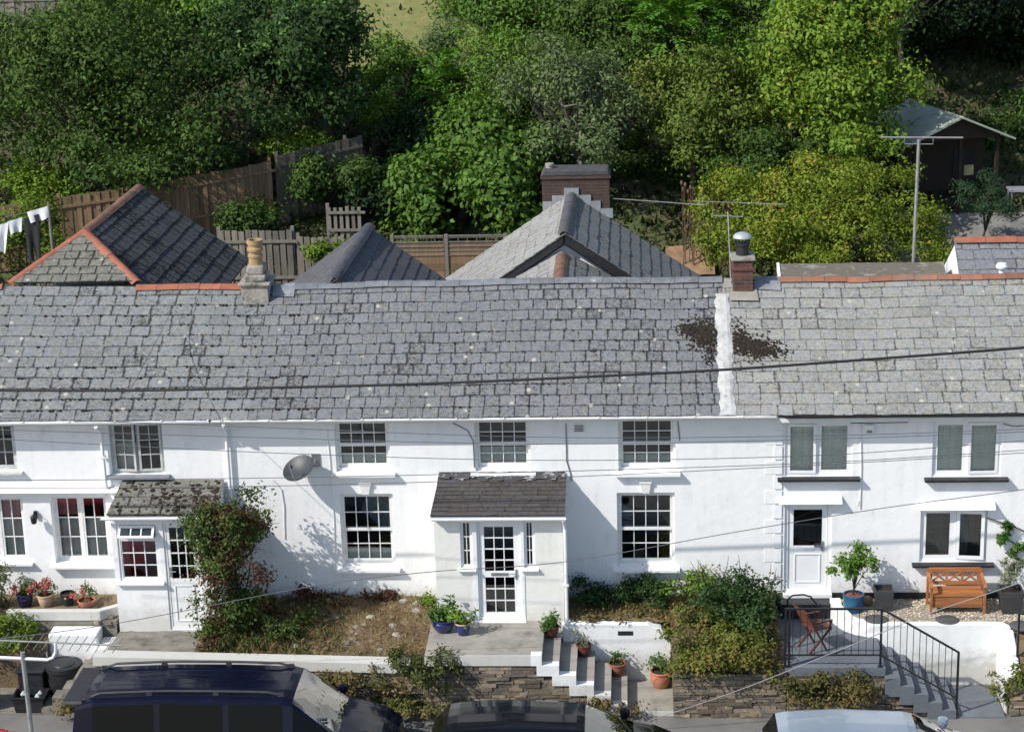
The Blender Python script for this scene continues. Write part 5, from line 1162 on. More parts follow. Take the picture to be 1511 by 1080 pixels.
m = MB(); m.grid([[(-6.2+1.2*i, Y, T(Y)+.12) for Y in (23.5, 25.5, 26.5, 27.5, 29, 32)] for i in range(6)][::-1]); structure(m, 'dry_lawn', pm('dry_lawn_grass', (.20,.20,.07), (.15,.16,.05), 4, .95, bump=.5, c3=(.27,.22,.10), s3=1.5))
m = MB(); m.grid([[(3.2+.25*i, Y, T(Y)+.10+rg.uniform(-.03,.03)) for Y in (13.7, 14.0, 14.3, 14.6, 14.9)] for i in range(6)][::-1]); structure(m, 'bare_earth_path', pm('sunlit_earth', (.30,.19,.11), (.2,.13,.08), 4, .95, bump=.5))

# ================================================================== AERIALS, WASHING, WIRES
AMAT = pm('dull_aluminium', (.33,.33,.32), (.22,.22,.21), 8, .6, metal=.2)
def aerial(label, base, top, boom, els, pr=.02, br=.012, el=.10, bracket=True, sway=.5, d=(0, 1, 0)):
    t = thing('tv_aerial', label, 'aerial', base); m = MB(); m.tube([base, top], pr, 8); m.build('mast', AMAT, t)
    m = MB(); m.tube([boom[0], boom[1]], br, 6); m.build('boom', AMAT, t); a, b = Vector(boom[0]), Vector(boom[1]); d = Vector(d)
    m = MB()
    for k in range(els):
        p = a.lerp(b, (k+.5)/els); m.tube([p-d*el, p+d*el], .005, 4)
    e = m.build('elements', WIREG, t); e['kind'] = 'stuff' if els > 100 else 'thing'
    if bracket:
        c = Vector(top); u = (b-a).normalized(); m = MB(); m.tube([c+u*.3+Vector((0,0,.02)), c+u*.3-Vector((0,0,.1)), c-u*.3-Vector((0,0,.1)), c-u*.3+Vector((0,0,.02))], .012, 6); m.build('cradle', STEEL, t)
    return t
Y = 6.4; aerial('tall grey mast with long television aerial in front of the shed and golden bush', tuple(aY(1347, 400, Y)), tuple(aY(1356, 206, Y)), (tuple(aY(1300, 203, Y)), tuple(aY(1421, 203.5, Y))), 14, .035, .02, .12)
Y = 2.9; aerial('thin yellowed aerial beside the red brick chimney with the white cowl', tuple(aY(1079, 432, 2.3)), tuple(aY(1074, 312, Y)), (tuple(aY(1022, 297, Y)), tuple(aY(1160, 302, Y))), 12, .011, .008, .09)
Y = -14.4; a, b = aY(-40, 943, Y), aY(180, 952, Y); pt_ = aY(33, 962, Y)
aerial('tall street side mast with long many armed aerial at the lower left edge', (pt_[0]+.05, Y, -1.45), tuple(aY(33, 962, Y)), (tuple(a), tuple(b)), 17, .03, .011, .12, True, d=(.55, .2, .75))
m = MB(); m.tube([tuple(aY(-30, 968, Y)), tuple(aY(70, 973, Y)), tuple(aY(78, 970, Y)), tuple(aY(82, 962, Y)), tuple(aY(82, 948, Y))], .02, 8)
m.build('support_arm', PAINTW, [o for o in bpy.data.objects if o.name.startswith('tv_aerial') and o.location.y < -10][0])
# washing line
Y = 8.6; a, b = Vector(aY(-150, 350, Y)), Vector(aY(72, 306, Y))
t = thing('washing_line', 'washing line with a wooden post behind the hipped red ridge roof', 'washing line', (b.x, Y, T(Y)))
m = MB(); m.tube([a, a.lerp(b, .5)-Vector((0,0,.06)), b], .006, 5); m.build('line', WIREG, t)
m = MB(); m.tube([(b.x, Y, T(Y)), (b.x, Y, b.z+.05)], .04, 8); m.build('post', FENCEG, t)
m = MB(); m.tube([(a.x, Y, T(Y)), (a.x, Y, a.z+.05)], .04, 8); m.build('post', FENCEG, t)
def cloth(name, label, cat, x0, x1, y0, y1, mat, seed, slant=0, legs=False):
    rng = random.Random(seed); m = MB(); n = 10; tl, tr_ = Vector(aY(x0, y0, Y)), Vector(aY(x1, y0-(x1-x0)*.29, Y)); h = (y1-y0)/pxm(tl); P = []
    for side in (0, 1):
        for i in range(n+1):
            for j in range(7):
                f = i/n; g = j/6; p = tl.lerp(tr_, f); pin = .03*math.sin(f*6.28*1.5)*g
                P.append((p.x+slant*g-(f-.5)*.06*g, p.y-.02+.05*math.sin(f*9+seed)*g+side*.012, p.z-h*g*(1+.06*math.sin(f*7+seed))))
    q = 7*(n+1); fs = []
    for i in range(n):
        if legs and i in (4, 5): jr = range(0, 4)
        else: jr = range(6)
        for j in jr:
            a_ = i*7+j; fs += [(a_, a_+1, a_+8, a_+7), (q+a_+7, q+a_+8, q+a_+1, q+a_)]
    m.add(P, fs); return solo(m, name, mat, label, cat, smooth=True)
LIN = pm('white_linen', (.75,.76,.77), (.68,.69,.71), 4, .9)
cloth('towel', 'long white towel on the washing line, furthest from the post', 'towel', -8, 13, 334, 378, LIN, 1, -.12)
cloth('cloth', 'small pale blue white cloth on the washing line beside the black trousers', 'cloth', 11, 33, 327, 347, pm('pale_linen', (.55,.60,.64), (.5,.54,.58), 4, .9), 2)
cloth('trousers', 'black trousers hanging on the washing line', 'trousers', 35, 57, 322, 392, pm('black_cloth', (.02,.022,.026), (.03,.03,.034), 4, .95), 3, 0, True)
cloth('shirt', 'white shirt pegged next to the washing line post', 'shirt', 40, 71, 313, 330, LIN, 4, .05)
# overhead wires
def wire(label, pts, r, mat=WIREG, Y=(-3, -3, -3), group='thin telephone wires across the street front', name='overhead_wire'):
    if not hasattr(Y, '__len__'): Y = [Y]*len(pts)
    P = [Vector(aY(x, y, yy)) for (x, y), yy in zip(pts, Y)]; S = []
    for i in range(len(P)-1):
        p0, p1, p2, p3 = P[max(i-1, 0)], P[i], P[i+1], P[min(i+2, len(P)-1)]
        for k in range(8):
            u = k/8; S.append(.5*((2*p1)+(p2-p0)*u+(2*p0-5*p1+4*p2-p3)*u*u+(3*p1-p0-3*p2+p3)*u**3))
    S.append(P[-1]); o_ = P[len(P)//2]; m = MB(); m.tube([tuple(p) for p in S], r, 6)
    c = Vector(o_); m.v = [(x-c.x, y-c.y, z-c.z) for x, y, z in m.v]; o = m.build(name, mat); o.location = c; return tag(o, label, 'wire', group)
wire('thick black cable sagging across the slate roofs', [(-260, 574), (0, 576), (200, 576), (400, 572), (600, 567), (800, 559), (1060, 546), (1300, 529), (1511, 513), (1800, 488)], .024, CABLE, -2.6, None, 'overhead_cable')
TG = 'thin telephone wires across the street front'
for k, (lb, pts) in enumerate((
    ('highest thin wire just under the gutters, crossing the upper sash windows', [(-200, 610), (0, 616), (400, 631), (800, 645), (1200, 643), (1511, 633), (1750, 622)]),
    ('thin wire crossing the middle of the upper sash windows', [(-200, 630), (0, 634), (400, 646), (800, 655), (1200, 648), (1511, 637), (1750, 626)]),
    ('thin wire below the window centre line, dipping over the central porch', [(-200, 640), (0, 648), (400, 668), (800, 679), (1200, 672), (1511, 650), (1750, 634)]),
    ('thin wire passing just above the satellite dish', [(-200, 702), (0, 708), (400, 705), (800, 696), (1200, 683), (1511, 664), (1750, 648)]),
    ('thin wire level with the lower edge of the satellite dish', [(-200, 718), (0, 720), (400, 717), (800, 705), (1200, 686), (1511, 668), (1750, 652)]))):
    wire(lb, pts, .0065, WIREG, -3.2-.15*k, TG)
wire('low thin wire rising from the left bush across the central porch to the right', [(-200, 960), (0, 942), (180, 918), (460, 865), (640, 843), (830, 829), (1090, 784), (1300, 750), (1511, 722), (1800, 680)], .007, WIREG, -3.6, None)
wire('thin pale wire slanting up over the folding chair and the bench', [(960, 1062), (1090, 1018), (1260, 950), (1370, 905), (1480, 868), (1700, 790)], .008, pm('pale_wire', (.26,.26,.26), None, 5, .6), -3.3, None)
wire('thin diagonal wire over the left slate roof', [(268, 425), (235, 495), (190, 580)], .007, WIREG, (2.0, .6, -2.5), None)
wire('thin pale wire from the brick chimney towards the yellowed aerial', [(900, 293), (960, 297), (1040, 303)], .008, pm('pale_wire', (.26,.26,.26), None, 5, .6), (9.6, 6, 3.0), None)

# ================================================================== CARS
TYRE = RUBBER; WSGLASS = glassm('windscreen_glass', (.62,.70,.66), 1.0, .16); PRIVACY = pm('privacy_glass', (.004,.005,.006), None, 3, .12, spec=.12)
DASH = pm('dashboard_grey', (.06,.065,.065), (.10,.11,.11), 4, .7); RIM = pm('alloy_rim', (.35,.35,.36), (.28,.28,.29), 6, .35, metal=.9)
def car(name, label, x0, yc, S, segs, paint, zroad=-1.5, wheels=(.9, 4.2), wr=.34, rails=False, ribs=0, spoiler=False, lights=True, zlow=.22, group='cars parked along the kerb', plate=True):
    """S: stations (x, belt, top, half width at belt, half width of roof); segs: 'b'/'g' for side and top between stations"""
    L = S[-1][0]; t = thing(name, label, 'car', (x0+L/2, yc, zroad), group)
    rings = []
    for (x, zb, zt, hb, ht) in S:
        zs = (zb-zlow); half = [(hb*.93, zlow), (hb*.985, zlow+zs*.2), (hb*1.0, zlow+zs*.6), (hb*.985, zb-.04), (hb*.965, zb), (ht+(hb-ht)*.10, zb+(zt-zb)*.86), (ht*.965, zb+(zt-zb)*.95), (ht*.85, zt), (ht*.45, zt+.018), (0, zt+.024)]
        rings.append([(x0+x, yc-y, zroad+z) for y, z in half]+[(x0+x, yc+y, zroad+z) for y, z in half[-2::-1]])
    nr = len(rings[0]); body, sides, ws, rear = MB(), (MB(), MB()), MB(), MB()
    for i in range(len(S)-1):
        for j in range(nr-1):
            q = [rings[i][j], rings[i+1][j], rings[i+1][j+1], rings[i][j+1]]; jj = min(j, nr-2-j)
            if jj == 4 and segs[i][0] == 'g': sides[j < nr//2].add(q, [(0,1,2,3)])
            elif jj >= 6 and segs[i][1] == 'g': (ws if S[i][0] > L*.5 else rear).add(q, [(0,1,2,3)])
            else: body.add(q, [(0,1,2,3)])
    body.add(rings[0], [tuple(range(nr-1, -1, -1))]); body.add(rings[-1], [tuple(range(nr))])
    body.build('body', paint, t, smooth='auto')
    for mm, nm in ((sides[0], 'side_windows'), (sides[1], 'side_windows'), (ws, 'windscreen'), (rear, 'rear_window')):
        if mm.v: mm.build(nm, WSGLASS if nm == 'windscreen' else PRIVACY, t, smooth='auto')
    cowl0 = next(s_[0] for s_, g_ in zip(S[1:][::-1], segs[::-1]) if g_[1] == 'g')
    m = MB(); xr0 = x0+.5; m.box(x0+.35, x0+L-1.3, yc-.62, yc+.62, zroad+.4, zroad+.8)
    for xs_ in (L*.25, L*.48):
        for yy in (-.36, .36): m.box(x0+xs_, x0+xs_+.14, yc+yy-.23, yc+yy+.23, zroad+.8, zroad+1.22)
    m.build('interior', DARKIN, t); m = MB(); m.box(x0+cowl0-.75, x0+cowl0+.02, yc-.62, yc+.62, zroad+.8, zroad+S[-1][1]+.2); m.build('dashboard', DASH, t)
    for wx in wheels:
        for sg in (-1, 1):
            yy = yc+sg*(S[len(S)//2][3]-.10); m = MB(); m.M = Matrix.Translation((x0+wx, yy, zroad+wr)) @ Matrix.Rotation(R_(90), 4, 'X')
            m.lathe([(wr*.6,-.11),(wr*.92,-.11),(wr,-.07),(wr,.07),(wr*.92,.11),(wr*.6,.11)], (0,0,0), 26); wl = m.build('wheel', TYRE, t, smooth='auto')
            m = MB(); m.M = Matrix.Translation((x0+wx, yy, zroad+wr)) @ Matrix.Rotation(R_(90), 4, 'X'); m.lathe([(wr*.58,-.115),(wr*.58,.115),(wr*.2,.125),(.01,.125)], (0,0,0), 20); m.build('rim', RIM, wl, smooth='auto')
    st_ = {round(s[0], 2): s for s in S}
    def topz(x):
        for a, b in zip(S, S[1:]):
            if a[0] <= x <= b[0]: f = (x-a[0])/(b[0]-a[0]); return a[2]+(b[2]-a[2])*f, a[4]+(b[4]-a[4])*f
    cowl = next(s for s, sg in zip(S[1:][::-1], segs[::-1]) if sg[1] == 'g')
    for sg in (-1, 1):
        m = MB(); mx_, my_, mz_ = x0+cowl[0]-.15, yc+sg*(cowl[3]+.09), zroad+cowl[1]+.08
        m.lathe([(.02,-.07),(.085,-.05),(.1,.02),(.085,.08),(.02,.1)], (mx_, my_, mz_), 12); m.bar((mx_, my_, mz_-.04), (mx_, my_-sg*.13, mz_-.06), .05, .03); m.build('wing_mirror', paint, t, smooth='auto')
        m = MB(); xe = x0+S[-2][0]-.02; m.lathe([(.02,-.06),(.12,-.05),(.15,.0),(.11,.05),(.02,.06)], (xe-.05, yc+sg*S[-2][3]*.78, zroad+S[-2][1]-.1), 14); m.build('headlight', pm('headlamp', (.6,.62,.62), (.5,.5,.5), 5, .1), t, smooth='auto')
        m = MB(); m.box(x0-.012, x0+.07, yc+sg*S[0][3]*.82-.07, yc+sg*S[0][3]*.82+.07, zroad+S[0][1]-.28, zroad+S[0][1]-.02); m.build('tail_light', pm('tail_lamp', (.30,.01,.01), (.2,.01,.01), 5, .2), t, bevel=.01)
        if rails:
            rf = [s for s in S if s[2] > S[len(S)//2][2]-.12]; a, b = rf[0][0]+.12, rf[-1][0]-.15
            m = MB(); n = 12; m.tube([(x0+a+(b-a)*k/n, yc+sg*(topz(a+(b-a)*k/n)[1]*.80), zroad+topz(a+(b-a)*k/n)[0]+.075-(.06 if k in (0, n) else 0)) for k in range(n+1)], .022, 6)
            for f in (.02, .33, .66, .98): x = a+(b-a)*f; m.box(x0+x-.05, x0+x+.05, yc+sg*topz(x)[1]*.8-.02, yc+sg*topz(x)[1]*.8+.02, zroad+topz(x)[0]-.01, zroad+topz(x)[0]+.065)
            m.build('roof_rail', pm('rail_black', (.03,.03,.033), (.05,.05,.055), 5, .4), t)
    for k in range(ribs):
        y = (k-(ribs-1)/2)*.17; m = MB(); a, b = S[3][0]+.1, S[-5][0]-.35; n = 8
        m.tube([(x0+a+(b-a)*i/n, yc+y, zroad+topz(a+(b-a)*i/n)[0]+.018-.0012*abs(k-(ribs-1)/2)**2-.003) for i in range(n+1)], .012, 6); m.build('roof_rib', paint, t, smooth=True)
    if spoiler:
        s = S[2]; m = MB(); m.prismx([(yc-s[4]*.93, zroad+s[2]-.01), (yc+s[4]*.93, zroad+s[2]-.01), (yc+s[4]*.88, zroad+s[2]+.05), (yc-s[4]*.88, zroad+s[2]+.05)], x0+s[0]-.24, x0+s[0]+.12); m.build('spoiler', BLACKP, t, bevel=.02)
    for yy in (-.25, .25):
        m = MB(); a = cowl; m.tube([(x0+a[0]-.03, yc+yy, zroad+a[2]+.035), (x0+a[0]-.28, yc+yy+.28, zroad+a[2]+.03+.21*1.0*(.28/.3)*.85)], .01, 5); m.build('wiper', BLACKP, t)
    return t, cowl
NAVYP = pm('dark_navy_paint', (.005,.007,.020), (.004,.005,.015), 2, .12, spec=.14, coat=.12); BLKP = pm('black_car_paint', (.004,.005,.007), None, 2, .08, spec=.2, coat=.2)
SILV = pm('pale_blue_silver_paint', (.40,.47,.55), (.38,.45,.53), 2, .28, metal=.55, coat=.8); REDC = pm('red_car_paint', (.45,.012,.012), None, 2, .2, coat=1.0)
z_ = .24; xr_ = aZ(120, 1000, z_)[0]; x2 = aZ(440, 1005, z_)[0]; x3 = aZ(512, 1040, -.42)[0]; D = x2-xr_; K = x3-xr_
SUV = [(0,.9,.92,.86,.80),(.05,1.06,1.08,.91,.86),(.12,1.1,1.62,.92,.77),(.42,1.1,1.70,.93,.75),(1.5,1.1,1.745,.94,.75),(1.6,1.1,1.748,.94,.75),(2.7,1.09,1.74,.94,.745),(2.8,1.09,1.738,.94,.745),(D-.15,1.07,1.71,.93,.73),(D+.02,1.07,1.67,.93,.72),(K,1.0,1.03,.92,.80),(K+.35,.93,.95,.90,.78),(K+.7,.82,.84,.86,.7),(K+.95,.66,.68,.8,.6),(K+1.02,.5,.52,.7,.5)]
sg = ['bb','bg','bb','gb','bb','gb','bb','gb','bb','gg','bb','bb','bb','bb']
t, cw_ = car('people_carrier', 'large dark navy people carrier with roof rails and rear spoiler below the left garden', xr_-.02, -4.53, SUV, sg, NAVYP, wheels=(.95, K-.05), wr=.36, rails=True, ribs=5, spoiler=True)
m = MB(); p = aZ(465, 1062, -.45); m.M = Matrix.Translation((x3-.42, -4.95, -.34)) @ Matrix.Rotation(R_(30), 4, 'Y'); m.box(-.09, .09, -.1, .1, 0, .006); m.build('paper_permit', pm('blue_permit', (.18,.35,.62), (.6,.68,.75), 9, .7), t)
z_ = -.02; xr_ = aZ(634, 1075, -.5)[0]; xa = aZ(668, 1040, z_)[0]-xr_; x2 = aZ(862, 1042, z_)[0]-xr_; x3 = aZ(935, 1075, -.55)[0]-xr_
HB = lambda a, d, k: [(0,.8,.82,.80,.7),(.06,.95,.97,.84,.76),(a-.06,.98,1.36,.86,.64),(a+.12,.98,1.40,.87,.63),(1.3,.97,1.435,.88,.63),(1.4,.97,1.437,.88,.63),(d-.12,.95,1.40,.88,.61),(d+.02,.95,1.37,.88,.60),(k,.90,.93,.87,.72),(k+.35,.83,.85,.85,.7),(k+.65,.72,.74,.80,.6),(k+.8,.55,.57,.7,.5)]
hsg = ['bb','bg','bb','gb','bb','gb','bb','gg','bb','bb','bb']
car('hatchback_car', 'shiny black hatchback parked below the central steps', xr_, -5.22, HB(xa, x2, x3), hsg, BLKP, wheels=(.6, x3+.2), wr=.31)
xr_ = aZ(1120, 1078, -.5)[0]; xa = aZ(1150, 1050, z_)[0]-xr_; x2 = aZ(1345, 1050, z_)[0]-xr_; x3 = aZ(1408, 1080, -.55)[0]-xr_
car('hatchback_car', 'pale blue silver hatchback parked below the black railing', xr_, -5.58, HB(xa, x2, x3), hsg, SILV, wheels=(.6, x3+.2), wr=.31)
p = aZ(24, 1079, -.66)
car('hatchback_car', 'bright red car just showing at the bottom left corner', p[0]-3.12, p[1]-.82, HB(.45, 2.1, 2.8), hsg, REDC, wheels=(.6, 3.0), wr=.31)

# ================================================================== TREES BEHIND
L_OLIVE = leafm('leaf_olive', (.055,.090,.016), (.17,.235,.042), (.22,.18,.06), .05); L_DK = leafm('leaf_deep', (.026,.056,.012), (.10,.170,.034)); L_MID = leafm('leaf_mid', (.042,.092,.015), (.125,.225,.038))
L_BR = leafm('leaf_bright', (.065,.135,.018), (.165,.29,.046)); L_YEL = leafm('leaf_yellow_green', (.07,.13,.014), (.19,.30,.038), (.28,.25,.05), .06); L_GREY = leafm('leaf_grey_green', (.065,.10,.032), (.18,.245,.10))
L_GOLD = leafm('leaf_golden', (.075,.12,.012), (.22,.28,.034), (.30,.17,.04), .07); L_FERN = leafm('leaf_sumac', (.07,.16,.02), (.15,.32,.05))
G = 'trees on the hillside behind the cottages'
TR = [
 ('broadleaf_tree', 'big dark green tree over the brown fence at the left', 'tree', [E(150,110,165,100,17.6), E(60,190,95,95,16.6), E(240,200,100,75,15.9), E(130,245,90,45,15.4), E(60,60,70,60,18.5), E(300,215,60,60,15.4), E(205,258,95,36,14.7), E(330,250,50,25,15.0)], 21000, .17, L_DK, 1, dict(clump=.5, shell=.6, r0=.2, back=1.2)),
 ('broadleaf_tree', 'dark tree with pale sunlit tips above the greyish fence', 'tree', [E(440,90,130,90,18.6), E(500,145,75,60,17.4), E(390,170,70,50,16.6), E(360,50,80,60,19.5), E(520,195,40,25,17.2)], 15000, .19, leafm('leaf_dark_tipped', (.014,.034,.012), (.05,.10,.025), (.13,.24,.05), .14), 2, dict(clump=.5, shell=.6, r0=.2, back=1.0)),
 ('leafy_shrub', 'bright green shrub beside the dark uphill fence', 'shrub', [E(600,115,55,50,22.6), E(575,155,50,40,21.8), E(660,75,40,45,23)], 5600, .17, L_BR, 3, dict(clump=.4, r0=.08)),
 ('grey_conifer', 'grey green feathery conifer right of the uphill fence', 'tree', [E(690,90,62,75,23), E(670,160,50,60,22.3), E(720,150,55,60,22)], 9500, .15, L_GREY, 4, dict(clump=.4, width=.3, r0=.12)),
 ('broadleaf_tree', 'big leafed bright green tree left of the brick chimney', 'tree', [E(705,235,90,80,16.6), E(650,285,78,60,16), E(735,300,60,55,15.6), E(620,330,50,35,15.6)], 11000, .215, L_MID, 5, dict(clump=.45, width=.62, r0=.14)),
 ('feathery_tree', 'upright feathery light green tree above the brick chimney', 'tree', [E(760,130,62,80,18.6), E(720,200,50,60,18.2), E(800,110,60,60,18.9)], 10500, .15, L_BR, 6, dict(clump=.45, width=.35, r0=.12)),
 ('gnarled_tree', 'gnarled grey lichen covered tree directly behind the brick chimney', 'tree', [E(850,150,85,85,16.6), E(885,200,80,50,15.6), E(800,210,55,60,16), E(910,130,50,50,17)], 6200, .15, L_GREY, 7, dict(clump=.4, width=.45, bark=BARKG, nl=22, wob=.3, r0=.13, shell=.75)),
 ('bushy_tree', 'olive green bushy tree with bare lower stems right of the brick chimney', 'tree', [E(1030,165,85,70,17.2), E(980,150,60,60,17.5), E(1085,200,60,60,16.8), E(1010,215,70,40,16.8)], 14000, .16, L_OLIVE, 8, dict(clump=.4, width=.45, nl=14, r0=.1)),
 ('broadleaf_tree', 'dull green tree at the top edge above the feathery tree', 'tree', [E(770,25,80,55,25.5), E(700,10,60,40,27)], 7000, .18, L_MID, 9, dict(clump=.5, r0=.15)),
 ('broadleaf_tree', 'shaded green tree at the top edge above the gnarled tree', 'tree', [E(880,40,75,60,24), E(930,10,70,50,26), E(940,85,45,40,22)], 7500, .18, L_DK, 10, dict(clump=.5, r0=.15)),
 ('broadleaf_tree', 'tall sunlit yellow green tree left of the shed', 'tree', [E(1240,70,85,90,16.2), E(1215,160,85,75,15.6), E(1285,130,58,70,16.4), E(1180,90,60,60,17), E(1265,215,60,45,14.4)], 17000, .18, L_YEL, 11, dict(clump=.42, r0=.17)),
 ('broadleaf_tree', 'mid green tree between the sumac fronds and the sunlit tree', 'tree', [E(1130,80,55,70,21), E(1150,160,50,60,19), E(1110,25,60,50,23)], 8000, .17, L_MID, 12, dict(clump=.42, r0=.12)),
 ('broadleaf_tree', 'dark overhanging tree behind the shed in the top right corner', 'tree', [E(1440,40,110,70,23), E(1500,110,80,80,24), E(1380,110,60,60,24), E(1440,150,80,40,24.5), E(1520,20,80,60,24)], 15000, .2, leafm('leaf_deep_shade', (.010,.022,.009), (.03,.055,.02)), 13, dict(clump=.5, r0=.22)),  # leaf colour lowered to paint deep shade into the crown
 ('broadleaf_tree', 'grey green leafy boughs in front of dark top right tree, with added unseen shading crown', 'tree', [E(1330,40,50,50,19), E(1385,75,45,22,18.6), E(1440,80,35,18,18.4), E(1350,10,70,35,19.5), E(1340,-110,150,90,21), E(1200,-90,130,70,21.5), E(1460,-60,90,60,21.5)], 14000, .2, leafm('leaf_sage', (.045,.075,.03), (.10,.14,.06)), 14, dict(clump=.32, r0=.09, nl=14, shell=.4)),  # ellipsoids above the frame are an unseen crown added for shade
 ('hedge_bush', 'large rounded golden green bush behind the right cottage ridge', 'bush', [E(1210,320,150,70,11.8), E(1115,345,78,58,11.3), E(1310,335,78,65,11.4), E(1200,272,90,32,12.2), E(1255,240,40,45,12.8), E(1210,375,160,42,11.0), E(1090,385,60,35,10.8), E(1345,380,55,40,11.0)], 27000, .12, L_GOLD, 15, dict(clump=.3, shell=.72, r0=.08)),
 ('conifer_bush', 'small dark feathery conifer in front of the shed', 'shrub', [E(1450,290,30,28,14.4), E(1455,310,36,18,14.2)], 2600, .13, leafm('leaf_conifer', (.018,.045,.022), (.05,.10,.045)), 16, dict(clump=.2, width=.2, droop=-.2, r0=.04)),
 ('leafy_shrub', 'dark shrub in the shade below the brown fence', 'shrub', [E(375,325,38,22,14.6), E(345,345,30,18,14.2)], 2600, .14, L_DK, 17, dict(clump=.3, r0=.04)),
 ('leafy_shrub', 'dark shrub growing round the picket fence', 'shrub', [E(465,280,40,35,16), E(510,270,35,30,16.2)], 3000, .15, L_DK, 18, dict(clump=.3, r0=.04)),
 ('climbing_plant', 'yellow green climber on the lower weathered grey fence', 'climber', [E(487,382,30,24,12.85,.3), E(515,365,22,18,12.9,.3)], 1500, .1, L_YEL, 19, dict(clump=.18, r0=.02)),
 ('leafy_shrub', 'yellow green shrub behind the hanging clothes', 'shrub', [E(35,350,50,50,10.2), E(75,370,35,30,9.8)], 3200, .14, leafm('leaf_lime', (.06,.11,.015), (.16,.22,.03)), 20, dict(clump=.3, r0=.04)),
 ('leafy_shrub', 'sunlit yellow green weeds on the bank left of the brown fence', 'shrub', [E(30,275,70,25,16.5), E(90,285,40,15,16.3), E(20,305,50,14,15.5)], 4200, .15, L_YEL, 21, dict(clump=.3, r0=.03)),
 ('leafy_shrub', 'lime green shrub standing in for a sunlit opening above the greyish fence', 'shrub', [E(420,216,55,20,17.6), E(565,175,35,25,19.5)], 3200, .15, L_YEL, 22, dict(clump=.3, r0=.03)),  # bright lime leaves put in for a sunlit opening of pale grass
 ('leafy_shrub', 'dark ivy mound beneath the gnarled tree', 'shrub', [E(960,290,60,25,18.6), E(900,270,50,40,18.8)], 3500, .14, L_DK, 23, dict(clump=.3, r0=.03)),
 ('leafy_shrub', 'dark undergrowth below the olive bushy tree', 'shrub', [E(1100,260,50,35,15), E(1150,240,60,40,15.6)], 4000, .14, L_DK, 24, dict(clump=.3, r0=.03)),
 ('leafy_shrub', 'dusky undergrowth on the slope behind the shed', 'shrub', [E(1500,190,60,40,20), E(1330,190,50,50,19)], 4200, .17, L_DK, 25, dict(clump=.35, r0=.03)),
 ('leafy_shrub', 'dark thicket between the leafy tree and the uphill fence', 'shrub', [E(590,230,50,50,18.5), E(560,290,40,40,16.5), E(640,200,50,40,19.5)], 5200, .17, leafm('leaf_thicket', (.016,.036,.014), (.04,.08,.025)), 26, dict(clump=.35, r0=.03)),
 ('leafy_shrub', 'green shrubs at the top edge near the dry lawn', 'shrub', [E(270,10,90,40,26), E(180,5,80,30,27), E(400,5,60,30,26)], 5200, .18, L_BR, 27, dict(clump=.4, r0=.04)),
]
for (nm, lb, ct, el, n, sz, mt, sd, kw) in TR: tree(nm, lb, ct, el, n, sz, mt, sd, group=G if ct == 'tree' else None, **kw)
tree('sumac_tree', 'bright green sumac with long ladder fronds at the top centre right', 'tree', [E(1000,40,70,50,22.5), E(1040,95,50,40,21.5), E(960,105,40,30,21)], 420, (.85, .2), L_FERN, 30, group=G, kind='frond', r0=.08)
tree('sumac_tree', 'small bright frond leaved sapling beside the uphill fence', 'tree', [E(655,135,35,35,21), E(640,165,30,30,20.5)], 150, (.6, .17), L_FERN, 31, group=G, kind='frond', r0=.05)
# dry teasel stalks under the olive tree
t = thing('teasel_clump', 'clump of tall brown dried seed stalks under the olive bushy tree', 'dried plant', aT(1040, 345)); rng = random.Random(4); m, m2 = MB(), MB()
for k in range(60):
    p = Vector(aY(rng.uniform(1003, 1082), rng.uniform(335, 350), 14.4)); p.y += rng.uniform(-.4, .4); p.z = T(p.y); e = p+Vector((rng.uniform(-.15,.15), rng.uniform(-.1,.1), rng.uniform(1.0, 1.9)))
    m.tube([p, p.lerp(e,.5)+Vector((rng.uniform(-.04,.04),0,0)), e], [.014,.010,.006], 4); m2.lathe([(.01,-.06),(.035,-.03),(.04,.02),(.02,.07)], e, 6)
m.build('stalks', STALK, t)['kind'] = 'stuff'; m2.build('seed_heads', STALK, t)['kind'] = 'stuff'
# low ground cover over the hillside
rng = np.random.default_rng(5); n = 120000; X = rng.uniform(-30, 26, n); Y = rng.uniform(8.5, 42, n); kk = ~((X > 8.6) & (Y < 16.3)) & ~((X > 3.2) & (X < 4.4) & (Y < 14.9)) & ~((X > -6.2) & (X < -.2) & (Y > 23.5) & (Y < 32) & (rng.random(n) < .93)); X, Y = X[kk], Y[kk]; n = len(X)
P = np.stack([X, Y, np.array([T(y) for y in Y])+rng.uniform(-.05, .1, n)], 1); A = unit(rng.normal(size=(n, 3))*.6+np.array([0, -.1, .9])); Nn = unit(rng.normal(size=(n, 3)))
o = leafmesh('undergrowth', leafm('leaf_undergrowth', (.018,.03,.010), (.055,.08,.024), (.13,.11,.045), .08), None, P, Nn, A, .22*(.5+rng.random(n)), .4); o['kind'] = 'stuff'
